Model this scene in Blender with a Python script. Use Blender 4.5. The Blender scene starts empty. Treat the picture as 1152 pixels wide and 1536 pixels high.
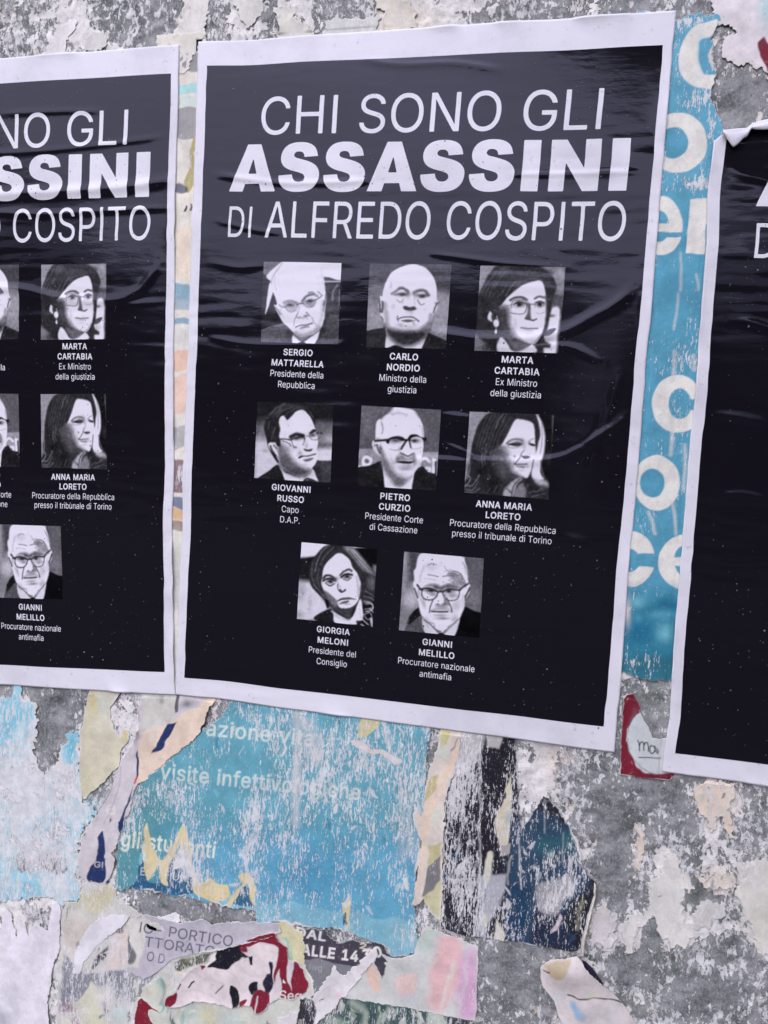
import bpy, math, random
import numpy as np
from math import radians

# ------------------------------------------------------------------ camera, sky, sun, exposure
SC = bpy.context.scene
BASE_Z = 1.15                      # height of the lower edge of the middle poster above the pavement
F_PX, CX, CY = 1107.0, 576.0, 768.0
CAM = np.array([0.55686, -1.07282, 0.40405])          # metres, poster plane frame (wall at y=0, faces -y)
FWD = np.array([-0.20995, 0.97459, -0.07810]); UP = np.array([-0.07131, 0.06440, 0.99537])
FWD /= np.linalg.norm(FWD); RIGHT = np.cross(FWD, UP); RIGHT /= np.linalg.norm(RIGHT); UP = np.cross(RIGHT, FWD)
cam = bpy.data.cameras.new('camera'); cob = bpy.data.objects.new('camera', cam); SC.collection.objects.link(cob)
from mathutils import Matrix
M = Matrix(((RIGHT[0], UP[0], -FWD[0], CAM[0]), (RIGHT[1], UP[1], -FWD[1], CAM[1]),
            (RIGHT[2], UP[2], -FWD[2], CAM[2] + BASE_Z), (0, 0, 0, 1)))
cob.matrix_world = M
cam.sensor_fit = 'VERTICAL'; cam.sensor_height = 36.0; cam.lens = F_PX / 1536 * 36.0
cam.clip_start = 0.05; cam.clip_end = 400
SC.camera = cob
SC.view_settings.view_transform = 'Standard'; SC.view_settings.look = 'None'; SC.view_settings.gamma = 1
SC.view_settings.exposure = 0.63

SUN_EL, SUN_AZ = radians(46), radians(193)             # overcast: broad, weak
world = bpy.data.worlds.new("World"); SC.world = world; world.use_nodes = True
wn = world.node_tree; bg = wn.nodes['Background']
sky = wn.nodes.new('ShaderNodeTexSky'); sky.sky_type = 'NISHITA'; sky.sun_disc = False
sky.sun_elevation = SUN_EL; sky.sun_rotation = SUN_AZ; sky.air_density = 1.0; sky.dust_density = 5.0; sky.ozone_density = 1.0
hs = wn.nodes.new('ShaderNodeHueSaturation'); hs.inputs['Saturation'].default_value = 0.45
tn = wn.nodes.new('ShaderNodeMix'); tn.data_type = 'RGBA'; tn.blend_type = 'MULTIPLY'; tn.inputs[0].default_value = 1; tn.inputs[7].default_value = (1.0, .98, 1.3, 1)   # cool white balance
wn.links.new(sky.outputs[0], hs.inputs['Color']); wn.links.new(hs.outputs[0], tn.inputs[6]); wn.links.new(tn.outputs[2], bg.inputs[0])
bg.inputs[1].default_value = 0.06
sl = bpy.data.lights.new('sun', 'SUN'); sl.energy = 1.5; sl.angle = radians(72); sl.color = (.95, .93, 1.07)
so = bpy.data.objects.new('sun', sl); SC.collection.objects.link(so)
sd_ = np.array([math.sin(SUN_AZ) * math.cos(SUN_EL), math.cos(SUN_AZ) * math.cos(SUN_EL), math.sin(SUN_EL)])
from mathutils import Vector
so.rotation_euler = Vector(sd_).to_track_quat('Z', 'Y').to_euler(); so.location = (0, -6, 8)

# ------------------------------------------------------------------ picture <-> wall plane
def proj(X, Z, Y=0.0):
    d = [X - CAM[0], Y - CAM[1], Z - CAM[2]]
    a = sum(d[i] * RIGHT[i] for i in range(3)); b_ = sum(d[i] * UP[i] for i in range(3)); c = sum(d[i] * FWD[i] for i in range(3))
    return CX + F_PX * a / c, CY - F_PX * b_ / c
def un(px, py):
    px = np.asarray(px, float); py = np.asarray(py, float)
    a = (px - CX) / F_PX; b_ = -(py - CY) / F_PX
    D = [FWD[i] + a * RIGHT[i] + b_ * UP[i] for i in range(3)]
    t = -CAM[1] / D[1]
    return CAM[0] + t * D[0], CAM[2] + t * D[2]
def unp(pts):
    P = np.asarray(pts, float).reshape(-1, 2); return np.stack(un(P[:, 0], P[:, 1]), 1)
def Zm(ox, oy, s, *a):                # points read off an enlarged crop of the picture
    P = np.array(a, float).reshape(-1, 2) / s + [ox, oy]; return [float(v) for v in P.ravel()]
def lin(v):
    v = v / 255.0; return v / 12.92 if v <= .04045 else ((v + .055) / 1.055) ** 2.4
WHITE = (222, 219, 243)
def D(r, g, b_):                      # seen colour -> reflectance, white paper = 0.8
    return tuple(min(.85, .8 * lin(c) / lin(w)) for c, w in zip((r, g, b_), WHITE))
RNG = np.random.default_rng(7)

GLYPHS = """A 480 16,0 201,509 276,509 463,0 395,0 287,302 276,334 264,372 257,394 250,420 241,447 232,478 245,478 236,447 228,419 220,393 213,371 201,333 191,302 85,0|110,142 110,199 370,199 370,142;B 456 60,0 60,509 241,509 289,504 329,491 359,469 381,442 394,410 398,374 395,344 387,320 373,301 356,286 336,275 315,267 315,262 339,257 363,245 385,227 402,203 414,173 418,136 413,100 400,67 377,39 344,18 301,4 247,0|125,57 245,57 296,63 330,80 349,105 355,137 352,161 342,184 327,203 306,218 279,228 248,231 125,231|125,285 238,285 265,288 288,296 308,309 323,326 333,348 336,372 330,403 313,429 283,446 240,452 125,452;C 510 267,-7 235,-5 205,1 177,11 150,25 126,42 104,63 86,88 70,115 57,146 48,179 42,215 40,254 42,293 48,329 57,362 70,393 86,421 104,445 126,466 150,484 177,498 205,508 235,514 267,516 305,513 340,504 373,490 402,471 427,447 448,418 463,385 473,348 408,348 401,373 389,395 375,413 357,428 337,440 315,449 292,454 267,456 223,450 184,432 150,403 125,364 116,340 109,314 105,285 103,254 105,223 109,194 116,168 125,145 151,105 184,76 223,59 267,53 292,55 315,60 337,69 357,81 375,96 389,114 401,136 408,160 473,160 463,124 448,91 428,62 402,38 373,19 341,5 305,-4;D 502 219,0 96,0 96,57 215,57 244,58 272,63 296,70 318,81 354,110 379,149 388,172 394,198 398,226 399,255 398,285 394,312 388,337 379,361 354,399 320,428 299,438 275,446 249,450 221,452 93,452 93,509 225,509 261,507 294,501 325,492 353,478 377,461 399,441 418,418 433,391 446,361 455,329 460,293 462,255 460,217 455,181 446,149 433,119 417,92 398,68 376,48 351,31 322,17 291,8 256,2|125,509 125,0 60,0 60,509;E 419 60,0 60,509 372,509 372,452 125,452 125,286 355,286 355,229 125,229 125,57 375,57 375,0;F 410 60,0 60,509 369,509 369,452 125,452 125,278 346,278 346,221 125,221 125,0;G 520 269,-7 236,-5 205,1 176,11 149,25 125,43 104,64 85,88 69,116 57,146 47,179 42,215 40,254 42,293 47,329 57,362 69,393 85,421 103,445 125,466 149,484 175,498 203,508 233,514 265,516 304,513 340,504 374,489 403,469 429,445 449,416 465,384 474,349 408,349 399,372 387,393 373,411 356,427 337,439 315,448 291,454 265,456 222,450 183,432 150,404 125,364 116,340 109,314 105,285 103,254 105,223 109,194 116,168 125,145 151,105 184,76 224,59 269,53 309,57 345,71 374,93 396,123 410,160 415,202 434,199 283,199 283,256 478,256 478,200 476,170 471,141 463,115 451,91 436,69 419,50 399,33 377,19 352,8 326,0 298,-5;H 517 60,0 60,509 125,509 125,289 392,289 392,509 457,509 457,0 392,0 392,232 125,232 125,0;I 301 31,0 31,57 118,57 118,452 31,452 31,509 269,509 269,452 183,452 183,57 269,57 269,0;J 396 185,-7 153,-4 124,3 98,15 75,33 57,55 44,81 36,111 33,145 33,173 98,173 98,145 104,104 122,74 149,56 185,50 220,56 248,74 266,104 272,145 272,509 336,509 336,145 334,111 326,81 313,55 294,33 271,15 246,3 217,-4;K 467 104,145 104,216 122,239 139,261 157,282 174,303 193,324 212,344 364,509 448,509 231,276 228,276|60,0 60,509 125,509 125,334 124,225 125,193 125,0|372,0 188,259 228,309 449,0;L 393 60,0 60,509 125,509 125,57 361,57 361,0;M 628 60,0 60,509 152,509 277,187 287,159 299,123 311,84 322,49 307,49 318,83 330,121 342,158 352,187 476,509 568,509 568,0 504,0 504,291 504,327 505,369 506,413 507,457 513,457 505,433 498,409 482,363 467,322 456,291 342,0 286,0 170,291 159,321 145,361 129,408 112,457 119,457 120,416 121,372 122,328 122,291 122,0;N 523 60,0 60,509 136,509 343,183 352,169 363,151 375,130 388,107 401,82 414,55 405,54 402,81 401,108 400,134 399,157 399,195 399,509 463,509 463,0 387,0 202,290 177,331 164,354 148,381 108,452 119,454 122,384 124,328 125,291 125,0;O 533 267,-7 235,-5 205,1 177,11 150,25 126,42 105,63 86,88 70,115 57,146 48,179 42,215 40,254 42,293 48,329 57,362 70,393 86,421 105,445 126,466 150,484 177,498 205,508 235,514 267,516 299,514 329,508 357,498 384,484 408,466 429,445 448,421 464,393 477,362 486,329 491,293 493,254 491,215 486,179 477,146 464,115 448,88 429,63 408,42 384,25 357,11 329,1 299,-5|267,53 310,59 349,76 383,105 408,144 418,168 425,194 429,223 430,254 429,286 425,314 418,341 408,365 383,404 349,433 310,450 267,456 223,450 184,433 151,404 125,364 116,340 109,314 105,285 103,254 105,223 109,194 116,168 125,144 151,105 184,76 223,59;P 445 60,0 60,509 235,509 289,503 332,487 366,462 390,430 404,391 409,348 404,304 390,265 366,233 332,207 289,191 235,186 109,186 109,242 233,242 269,246 297,256 318,272 333,294 342,319 344,348 342,376 333,402 318,423 297,439 268,449 232,452 125,452 125,0;Q 533 245,159 313,159 369,85 384,65 468,-48 401,-48 346,27 331,46|267,-7 235,-5 205,1 177,11 150,25 126,42 105,63 86,88 70,115 57,146 48,179 42,215 40,254 42,293 48,329 57,362 70,393 86,421 105,445 126,466 150,484 177,498 205,508 235,514 267,516 299,514 329,508 357,498 384,484 408,466 429,445 448,421 464,393 477,362 486,329 491,293 493,254 491,215 486,179 477,146 464,115 448,88 429,63 408,42 384,25 357,11 329,1 299,-5|267,53 310,59 349,76 383,105 408,144 418,168 425,194 429,223 430,254 429,286 425,314 418,341 408,365 383,404 349,433 310,450 267,456 223,450 184,433 151,404 125,364 116,340 109,314 105,285 103,254 105,223 109,194 116,168 125,144 151,105 184,76 223,59;R 449 60,0 60,509 236,509 290,504 333,489 367,465 390,433 405,395 409,352 405,309 390,271 367,240 333,217 289,203 236,198 96,198 96,255 234,255 269,258 298,267 319,281 334,300 342,324 345,352 342,380 334,405 319,425 298,440 269,449 233,452 125,452 125,0|353,0 230,229 303,229 428,0;S 447 224,-9 172,-4 128,9 91,31 64,60 46,96 38,137 104,137 110,110 123,88 142,71 166,59 194,52 224,49 257,52 286,60 311,74 329,92 341,114 346,139 342,161 332,179 316,193 296,205 272,214 245,222 184,239 154,249 128,260 105,274 86,289 60,326 52,372 58,413 75,448 102,476 138,498 180,511 227,516 275,511 316,498 351,476 377,449 394,415 401,378 337,378 326,412 302,437 267,453 225,459 194,456 167,448 145,435 129,418 118,398 115,376 119,352 131,334 148,319 169,308 191,300 212,293 264,279 287,272 312,264 336,252 359,238 379,220 395,198 405,171 408,139 403,99 386,64 360,34 323,11 302,2 278,-4 252,-8;T 449 32,452 32,509 417,509 417,452 257,452 257,0 193,0 193,452;U 517 259,-8 230,-7 203,-2 177,5 154,15 114,43 85,80 66,124 60,173 60,509 124,509 124,178 128,144 141,113 160,87 187,68 220,56 259,52 298,56 331,68 357,87 377,113 389,144 393,178 393,509 457,509 457,173 451,124 433,80 403,43 363,15 340,5 315,-2 288,-7;V 480 204,0 16,509 84,509 192,206 203,176 215,137 222,115 230,89 239,61 248,31 235,31 244,62 252,90 260,115 267,138 279,176 290,206 395,509 463,509 278,0;X 474 18,0 217,284 217,236 29,509 104,509 178,400 192,379 204,361 214,345 223,329 233,312 243,292 232,292 252,329 261,345 272,361 298,400 374,509 446,509 259,239 259,287 456,0 382,0 292,129 268,165 259,180 250,195 241,212 230,231 244,231 235,213 225,196 216,181 206,166 182,129 91,0;Y 472 203,0 203,208 16,509 91,509 192,344 208,318 222,292 236,264 250,230 224,230 237,265 251,293 265,318 280,344 381,509 455,509 268,208 268,0;Z 438 42,0 42,46 273,385 289,408 306,431 323,453 341,476 348,454 317,453 285,452 254,452 223,452 40,452 40,509 397,509 397,462 169,129 152,105 134,81 97,33 90,54 121,56 152,57 183,57 214,57 399,57 399,0;a 389 160,-9 126,-5 94,5 68,22 48,45 35,73 30,108 34,138 43,161 58,179 78,193 100,203 125,211 152,216 178,220 234,227 252,230 265,235 273,243 276,255 276,257 273,279 267,297 256,311 240,322 220,329 196,331 171,329 149,322 132,313 118,301 107,288 100,274 41,291 57,322 79,346 104,364 133,375 163,382 194,384 215,383 239,379 263,372 286,360 306,343 322,320 333,290 337,251 337,0 277,0 277,52 272,52 264,38 252,25 236,12 215,1 190,-6|170,45 202,49 228,59 248,74 263,93 272,115 276,138 276,190 270,186 259,182 246,179 231,176 200,171 175,168 154,164 134,159 117,150 103,139 95,124 92,105 94,87 102,72 114,61 130,52 149,47;b 424 229,-8 198,-5 172,4 153,17 138,31 127,46 118,59 112,59 112,0 53,0 53,509 114,509 114,319 118,319 127,331 137,346 152,360 171,373 197,381 229,384 274,378 313,361 345,332 370,293 379,270 385,245 389,218 390,189 389,160 385,133 379,108 370,84 346,45 313,16 274,-2|220,47 253,51 279,66 301,88 316,117 325,151 328,189 325,227 316,261 301,290 280,311 253,325 220,330 188,325 161,312 140,291 125,263 116,229 113,189 116,150 125,115 140,86 162,65 188,51;c 396 207,-8 159,-2 117,16 82,46 56,85 46,108 40,133 36,159 34,187 36,216 40,243 46,268 56,291 82,330 117,360 159,378 207,384 234,383 260,377 284,368 305,356 324,341 340,322 353,301 362,277 303,262 298,276 290,289 281,301 270,311 257,319 242,325 226,329 207,330 173,325 145,310 124,287 108,258 99,224 96,187 99,151 108,117 124,89 145,66 173,51 207,46 226,48 243,52 258,58 271,66 282,76 292,89 299,102 304,117 363,102 354,78 341,56 325,37 306,21 285,9 261,-1 235,-6;d 424 195,-8 151,-2 111,16 79,45 55,84 46,108 39,133 35,160 34,189 35,218 39,245 46,270 55,293 79,332 112,361 151,378 196,384 228,381 253,373 272,360 287,346 298,331 306,319 311,319 311,509 372,509 372,0 313,0 313,59 307,59 298,46 287,31 272,17 252,4 227,-5|205,47 236,51 263,65 284,86 299,115 309,150 312,189 309,229 300,263 284,291 263,312 237,325 205,330 172,325 145,311 124,290 108,261 99,227 96,189 99,151 109,117 124,88 145,66 172,51;e 404 212,-8 161,-2 117,16 82,46 56,85 46,108 40,132 35,159 34,187 35,215 39,242 46,267 55,290 81,329 115,359 157,378 205,384 236,382 266,374 294,361 319,341 341,315 357,282 368,242 371,194 371,169 75,169 75,221 338,221 310,202 307,237 298,269 283,294 263,314 237,326 205,330 173,326 146,313 125,294 109,270 99,241 96,211 96,178 100,139 110,106 128,80 151,61 179,50 212,46 234,48 254,53 271,61 285,73 297,88 306,105 365,91 353,63 335,39 311,19 283,4 249,-5;f 254 228,379 228,327 6,327 6,379|81,0 81,432 84,461 96,486 113,505 135,519 161,527 187,530 207,529 222,527 234,524 243,521 227,468 215,472 206,473 195,474 171,470 154,460 145,443 142,419 142,0;g 425 207,-151 168,-148 134,-140 105,-127 82,-110 64,-91 51,-69 101,-41 110,-53 122,-66 136,-78 154,-88 178,-95 207,-97 249,-92 282,-75 304,-47 311,-6 311,68 306,68 298,56 287,41 272,28 252,16 227,8 195,5 152,10 113,27 80,53 55,90 46,112 39,136 35,163 34,191 35,220 39,246 46,271 55,293 80,332 112,361 152,378 196,384 228,382 253,373 273,360 288,346 299,331 308,319 313,319 313,379 372,379 372,-9 367,-54 350,-90 324,-117 291,-136 251,-147|205,59 237,63 264,75 285,95 300,121 309,154 312,193 309,231 300,264 285,291 264,312 237,325 205,330 172,325 145,312 124,290 109,262 99,229 96,193 99,155 109,123 124,96 145,76 172,63;h 410 114,227 114,0 53,0 53,509 114,509 114,287 102,287 124,332 152,362 187,379 227,384 264,380 295,369 321,349 341,321 353,285 357,240 357,0 296,0 296,235 290,275 273,304 246,323 210,329 184,326 161,317 141,303 126,283 117,257;i 167 53,0 53,379 114,379 114,0|84,443 67,446 54,455 44,468 41,483 44,499 54,512 67,521 84,524 100,521 114,512 123,499 126,483 123,468 114,455 100,446;l 189 139,-2 101,3 74,20 58,47 53,84 53,509 114,509 114,99 115,77 120,62 130,54 146,52 160,53 170,54 181,3 162,-1 151,-2;m 610 53,0 53,379 112,379 112,295 108,295 118,323 132,346 151,363 172,376 195,384 219,386 257,380 287,361 309,331 321,295 312,295 322,321 337,343 357,361 381,375 407,383 437,386 468,383 497,372 522,354 541,328 553,296 557,255 557,0 496,0 496,254 490,289 473,313 447,326 419,330 395,328 374,320 358,307 345,290 338,270 335,247 335,0 274,0 274,260 269,288 253,311 229,326 199,330 178,328 158,320 140,307 126,289 117,266 114,238 114,0;n 410 114,227 114,0 53,0 53,379 112,379 112,287 102,287 124,332 152,362 187,379 227,384 264,380 295,369 321,349 341,321 353,285 357,240 357,0 296,0 296,235 290,275 273,304 246,323 210,329 184,326 161,317 141,303 126,283 117,257;o 415 207,-8 159,-2 117,16 82,46 56,85 46,108 40,133 36,159 34,187 36,216 40,243 46,268 56,291 82,330 117,360 159,378 207,384 256,378 299,360 333,330 359,291 369,268 376,243 380,216 381,187 380,159 376,133 369,108 359,85 333,46 299,16 256,-2|207,46 242,51 270,66 292,89 307,117 316,151 319,187 316,224 307,258 292,287 270,310 242,325 207,330 173,325 145,310 124,287 108,258 99,224 96,187 99,151 108,117 124,89 145,66 173,51;p 424 53,-143 53,379 112,379 112,319 118,319 126,331 137,346 152,360 171,373 197,381 229,384 274,378 313,361 345,332 370,293 379,270 385,245 389,218 390,189 389,160 385,133 379,108 370,84 346,45 313,16 274,-2 229,-8 198,-5 173,4 153,17 138,31 127,46 118,59 114,59 114,-143|220,47 253,51 279,66 301,88 316,117 325,151 328,189 325,227 316,261 301,290 280,311 253,325 220,330 188,325 161,312 140,291 125,263 116,229 113,189 116,150 125,115 140,86 162,65 188,51;q 424 372,-143 311,-143 311,59 306,59 298,46 287,31 272,17 252,4 227,-5 195,-8 151,-2 111,16 79,45 55,84 46,108 39,133 35,160 34,189 35,218 39,245 46,270 55,293 79,332 112,361 151,378 196,384 228,381 253,373 272,360 287,346 298,331 307,319 313,319 313,379 372,379|205,47 236,51 263,65 284,86 299,115 309,150 312,189 309,229 300,263 284,291 263,312 237,325 205,330 172,325 145,311 124,290 108,261 99,227 96,189 99,151 109,117 124,88 145,66 172,51;r 259 53,0 53,379 112,379 112,321 115,321 130,347 152,367 181,380 213,385 229,384 243,384 243,322 230,324 219,325 207,326 182,323 159,315 140,301 126,284 117,262 114,237 114,0;s 365 182,-8 145,-5 112,3 84,18 62,38 45,63 36,94 94,107 105,79 124,60 150,49 181,45 217,50 244,62 262,81 268,103 265,121 254,136 237,147 212,155 149,170 104,186 72,208 53,237 47,274 51,305 65,332 87,354 115,370 149,381 187,384 223,381 254,372 279,358 299,339 314,316 324,290 268,277 258,298 243,316 219,328 187,333 156,329 131,317 114,299 109,277 112,258 124,243 144,232 172,223 229,209 275,194 306,171 325,142 331,107 326,75 312,47 290,24 260,6 223,-5;t 227 204,379 204,327 6,327 6,379|65,471 126,471 126,98 128,76 136,61 150,53 170,50 185,51 202,54 213,2 203,-1 192,-3 180,-4 168,-4 125,2 92,21 72,52 65,93;u 410 182,-5 146,-1 115,11 89,31 69,59 57,95 53,139 53,379 114,379 114,144 119,105 137,75 164,56 200,50 226,53 249,62 268,77 283,97 293,122 296,153 296,379 357,379 357,0 298,0 298,92 307,92 286,47 257,17 222,0;v 389 163,0 17,379 84,379 165,155 177,121 187,87 196,53 206,21 184,21 194,53 203,87 213,121 224,155 305,379 371,379 226,0;w 567 138,0 23,379 87,379 133,214 143,177 154,137 165,91 175,41 165,41 175,90 186,135 196,176 206,214 252,379 316,379 362,214 371,176 382,136 392,91 402,41 391,41 402,90 413,135 423,176 434,214 480,379 545,379 429,0 368,0 319,172 305,225 297,252 291,280 277,338 291,338 277,280 263,225 255,198 248,172 199,0;x 379 21,0 171,218 171,171 29,379 100,379 147,306 164,279 179,253 193,229 207,206 175,206 190,229 202,253 216,279 233,306 282,379 352,379 209,169 209,214 358,0 287,0 231,85 214,112 200,136 187,159 173,182 205,182 191,159 178,136 165,112 148,85 91,0;y 389 47,-139 61,-86 71,-87 88,-90 104,-89 118,-84 130,-74 141,-58 151,-36 163,-1 17,379 84,379 165,155 177,121 187,87 196,53 206,21 184,21 193,53 202,87 212,121 224,155 305,379 371,379 204,-58 191,-85 177,-107 159,-124 139,-136 117,-143 91,-145 77,-145 65,-143 54,-141;z 380 42,0 42,46 254,320 254,323 48,323 48,379 333,379 333,331 126,60 126,56 339,56 339,0;0 453 227,-7 199,-5 174,1 151,11 130,24 111,41 95,62 80,86 69,113 60,144 53,178 49,214 48,254 49,294 53,330 60,364 69,395 81,422 95,447 112,467 130,484 151,498 174,508 200,514 227,516 254,514 279,508 302,498 323,484 342,467 358,447 372,422 384,395 393,364 400,330 404,294 405,254 404,214 400,178 393,144 384,113 373,86 359,62 342,41 323,24 302,11 279,1 254,-5|227,50 261,56 290,74 313,103 330,144 336,168 340,194 343,223 344,254 343,285 340,314 336,341 330,365 313,405 290,435 261,453 227,460 192,453 163,435 140,405 123,365 117,341 113,314 110,285 109,254 110,223 113,194 117,168 123,144 140,103 163,74 192,56;1 453 76,0 76,55 391,55 391,0|276,509 276,0 212,0 212,448 209,448 86,358 86,427 198,509;2 453 64,0 64,47 234,229 261,257 282,282 299,305 311,327 318,348 320,371 317,397 308,419 293,436 273,449 250,457 224,460 196,457 172,447 153,433 139,413 130,390 127,362 66,362 71,405 86,442 111,473 143,496 182,511 225,516 268,511 306,497 337,474 361,445 376,411 381,372 378,345 371,318 357,290 336,259 322,241 306,223 288,202 267,180 153,60 153,57 389,57 389,0;3 453 218,-7 173,-3 133,10 98,30 70,57 52,91 44,132 109,132 115,107 126,87 144,71 165,59 191,52 219,50 248,53 275,61 297,74 315,93 325,116 329,145 326,172 316,196 299,217 275,234 242,244 201,248 157,248 157,299 288,448 288,452 70,452 70,509 372,509 372,461 211,278 211,289 264,288 308,276 344,253 371,222 387,186 393,145 387,103 370,66 344,36 309,12 266,-2;4 453 40,105 40,158 247,509 311,509 109,166 109,163 413,163 413,105|282,0 282,121 282,146 282,318 343,318 343,0;5 453 221,-7 178,-2 140,11 108,32 83,60 66,93 60,130 122,130 127,108 138,89 154,73 173,60 196,52 221,50 250,53 276,64 298,82 314,104 324,131 328,162 324,193 314,221 297,244 275,262 248,273 218,277 192,275 167,268 145,258 128,246 67,253 96,509 366,509 366,452 151,452 134,301 136,301 155,315 178,325 203,331 229,334 263,330 294,321 321,306 345,285 364,260 379,231 388,199 391,163 385,117 369,76 343,41 309,15 268,-1;6 453 226,-7 182,-1 142,15 109,40 84,74 69,115 64,162 68,199 80,239 89,261 102,285 118,311 137,340 252,509 322,509 151,261 145,261 154,275 165,288 179,299 196,307 214,312 235,314 278,309 316,295 346,271 370,240 384,201 389,157 384,112 368,73 343,39 310,14 271,-2|226,48 254,52 279,63 299,79 314,101 324,128 327,157 324,187 314,213 299,235 279,251 254,262 226,265 198,262 174,252 153,235 138,214 128,188 125,158 128,128 138,102 153,79 174,63 198,52;7 453 97,0 323,448 323,452 62,452 62,509 391,509 391,449 165,0;8 453 226,-7 178,-2 136,11 101,33 74,62 57,96 52,135 55,166 65,195 81,220 101,241 125,256 153,265 153,267 119,282 93,308 76,342 70,380 75,417 90,450 114,477 146,498 184,511 226,516 269,511 306,498 337,477 361,450 377,417 382,380 376,342 359,308 333,282 300,267 300,265 327,256 351,241 372,220 387,195 397,166 401,135 395,96 378,62 352,33 317,11 275,-2|226,49 258,52 285,60 307,74 323,91 333,113 337,139 333,165 322,189 305,208 283,223 256,232 226,235 196,232 169,223 147,208 130,189 119,165 115,139 119,113 129,91 145,74 167,60 195,52|226,290 252,292 274,300 293,313 307,330 316,351 319,376 316,399 308,420 294,437 275,449 252,457 226,460 200,457 177,449 159,437 145,420 136,399 133,376 136,351 145,330 159,313 178,300 201,292;9 453 226,516 271,510 310,494 343,468 368,434 384,393 389,347 385,309 373,270 363,248 350,224 334,197 315,168 200,0 130,0 301,248 307,248 299,234 287,221 273,210 257,202 238,196 218,195 175,199 137,214 106,237 83,269 68,307 64,352 69,397 85,436 110,469 143,494 182,510|226,460 199,457 174,446 154,429 138,407 129,381 125,352 129,322 138,295 154,274 174,257 199,247 226,243 254,247 279,257 299,273 314,295 324,321 327,350 324,381 314,407 299,429 279,446 254,457;. 188 95,-4 78,-1 63,9 53,24 50,41 53,59 63,73 78,83 95,87 113,83 128,73 138,59 141,41 138,24 128,9 113,-1;- 453 337,244 337,188 114,188 114,244;k 381 110,137 110,212 121,212 284,379 360,379 184,199 177,199|53,0 53,509 114,509 114,0|294,0 148,186 191,229 372,0"""

# ------------------------------------------------------------------ 2-D shape tools
def smooth(pts, n=5, closed=True):
    P = np.asarray(pts, float)
    Q = np.vstack([P[-1:], P, P[:2]]) if closed else np.vstack([2 * P[0] - P[1], P, 2 * P[-1] - P[-2]])
    out = []
    for i in range(1, len(Q) - 2):
        a, b_, c, d = Q[i - 1:i + 3]
        for k in range(n):
            s = k / n
            out.append(.5 * ((2 * b_) + (c - a) * s + (2 * a - 5 * b_ + 4 * c - d) * s * s + (3 * b_ - a - 3 * c + d) * s ** 3))
    if not closed: out.append(P[-1])
    return np.array(out)
def segdist2(X, Y, P, closed, D_=None):
    if D_ is None: D_ = np.full(X.shape, 1e9)
    n = len(P)
    for i in range(n if closed else n - 1):
        ax, ay = P[i]; bx, by = P[(i + 1) % n]
        dx, dy = bx - ax, by - ay; L = dx * dx + dy * dy + 1e-18
        s = np.clip(((X - ax) * dx + (Y - ay) * dy) / L, 0, 1)
        np.minimum(D_, (X - ax - s * dx) ** 2 + (Y - ay - s * dy) ** 2, out=D_)
    return D_
def winding(X, Y, P, W=None):
    if W is None: W = np.zeros(X.shape, int)
    n = len(P)
    for i in range(n):
        ax, ay = P[i]; bx, by = P[(i + 1) % n]
        if ay == by: continue
        lo, hi, s = (ay, by, 1) if ay < by else (by, ay, -1)
        W += s * ((Y >= lo) & (Y < hi) & (X < (bx - ax) * (Y - ay) / (by - ay) + ax))
    return W
def sdf(X, Y, P):
    d = np.sqrt(segdist2(X, Y, P, True)); return np.where(winding(X, Y, P) % 2 != 0, d, -d)
def inbox(X, Y, P, m):
    lo = P.min(0) - m; hi = P.max(0) + m
    return np.nonzero((X > lo[0]) & (X < hi[0]) & (Y > lo[1]) & (Y < hi[1]))[0]

# letter outlines (a plain grotesque), 1000 units per em
GL = {}
for rec in GLYPHS.split(';'):
    ch, adv, body = rec.split(' ', 2)
    GL[ch] = (float(adv), [np.array([[float(v) for v in p_.split(',')] for p_ in q_.split()]) for q_ in body.split('|')])
CAP = GL['H'][1][0][:, 1].max(); ASC = GL['l'][1][0][:, 1].max()
STEM = sorted(set(GL['H'][1][0][:, 0]))[1] - GL['H'][1][0][:, 0].min()
def bar(w, h, x=70.): return np.array([[x, 0], [x, h], [x + w, h], [x + w, 0]])
GL['I'] = (STEM + 150, [bar(STEM, CAP, 75)]); GL['l'] = (STEM * .95 + 110, [bar(STEM * .95, ASC, 55)])
GL[' '] = (215., [])
HV = CAP / 716.
def arcs(*secs):                       # curved runs joined at sharp corners
    return np.vstack([smooth(np.array(a, float).reshape(-1, 2), 4, False) for a in secs]) * HV
GL['\uff21'] = (778 * HV, [np.array([[8, 0], [281, 716], [499, 716], [770, 0], [538, 0], [503, 118], [272, 118], [237, 0]]) * HV, np.array([[320, 272], [454, 272], [387, 506]]) * HV])
GL['\uff29'] = (389 * HV, [np.array([[72, 0], [72, 716], [316, 716], [316, 0]]) * HV])
GL['\uff2e'] = (834 * HV, [np.array([[73, 0], [73, 716], [288, 716], [546, 318], [546, 716], [760, 716], [760, 0], [548, 0], [287, 398], [287, 0]]) * HV])
GL['\uff33'] = (722 * HV, [arcs((36, 237, 253, 251), (253, 251, 262, 208, 282, 172, 312, 146, 358, 136, 412, 144, 446, 172, 456, 204, 446, 236, 415, 261, 340, 286, 220, 318, 132, 362, 80, 420, 58, 500, 70, 580, 112, 650, 182, 700, 270, 724, 362, 729, 462, 720, 556, 686, 618, 622, 652, 522), (652, 522, 436, 508), (436, 508, 426, 548, 400, 580, 352, 592, 302, 586, 274, 562, 268, 536, 282, 512, 318, 494, 400, 474, 540, 432, 630, 378, 680, 304, 688, 220, 664, 128, 600, 50, 500, 4, 370, -12, 240, -3, 132, 40, 66, 112, 38, 190))])
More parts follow.
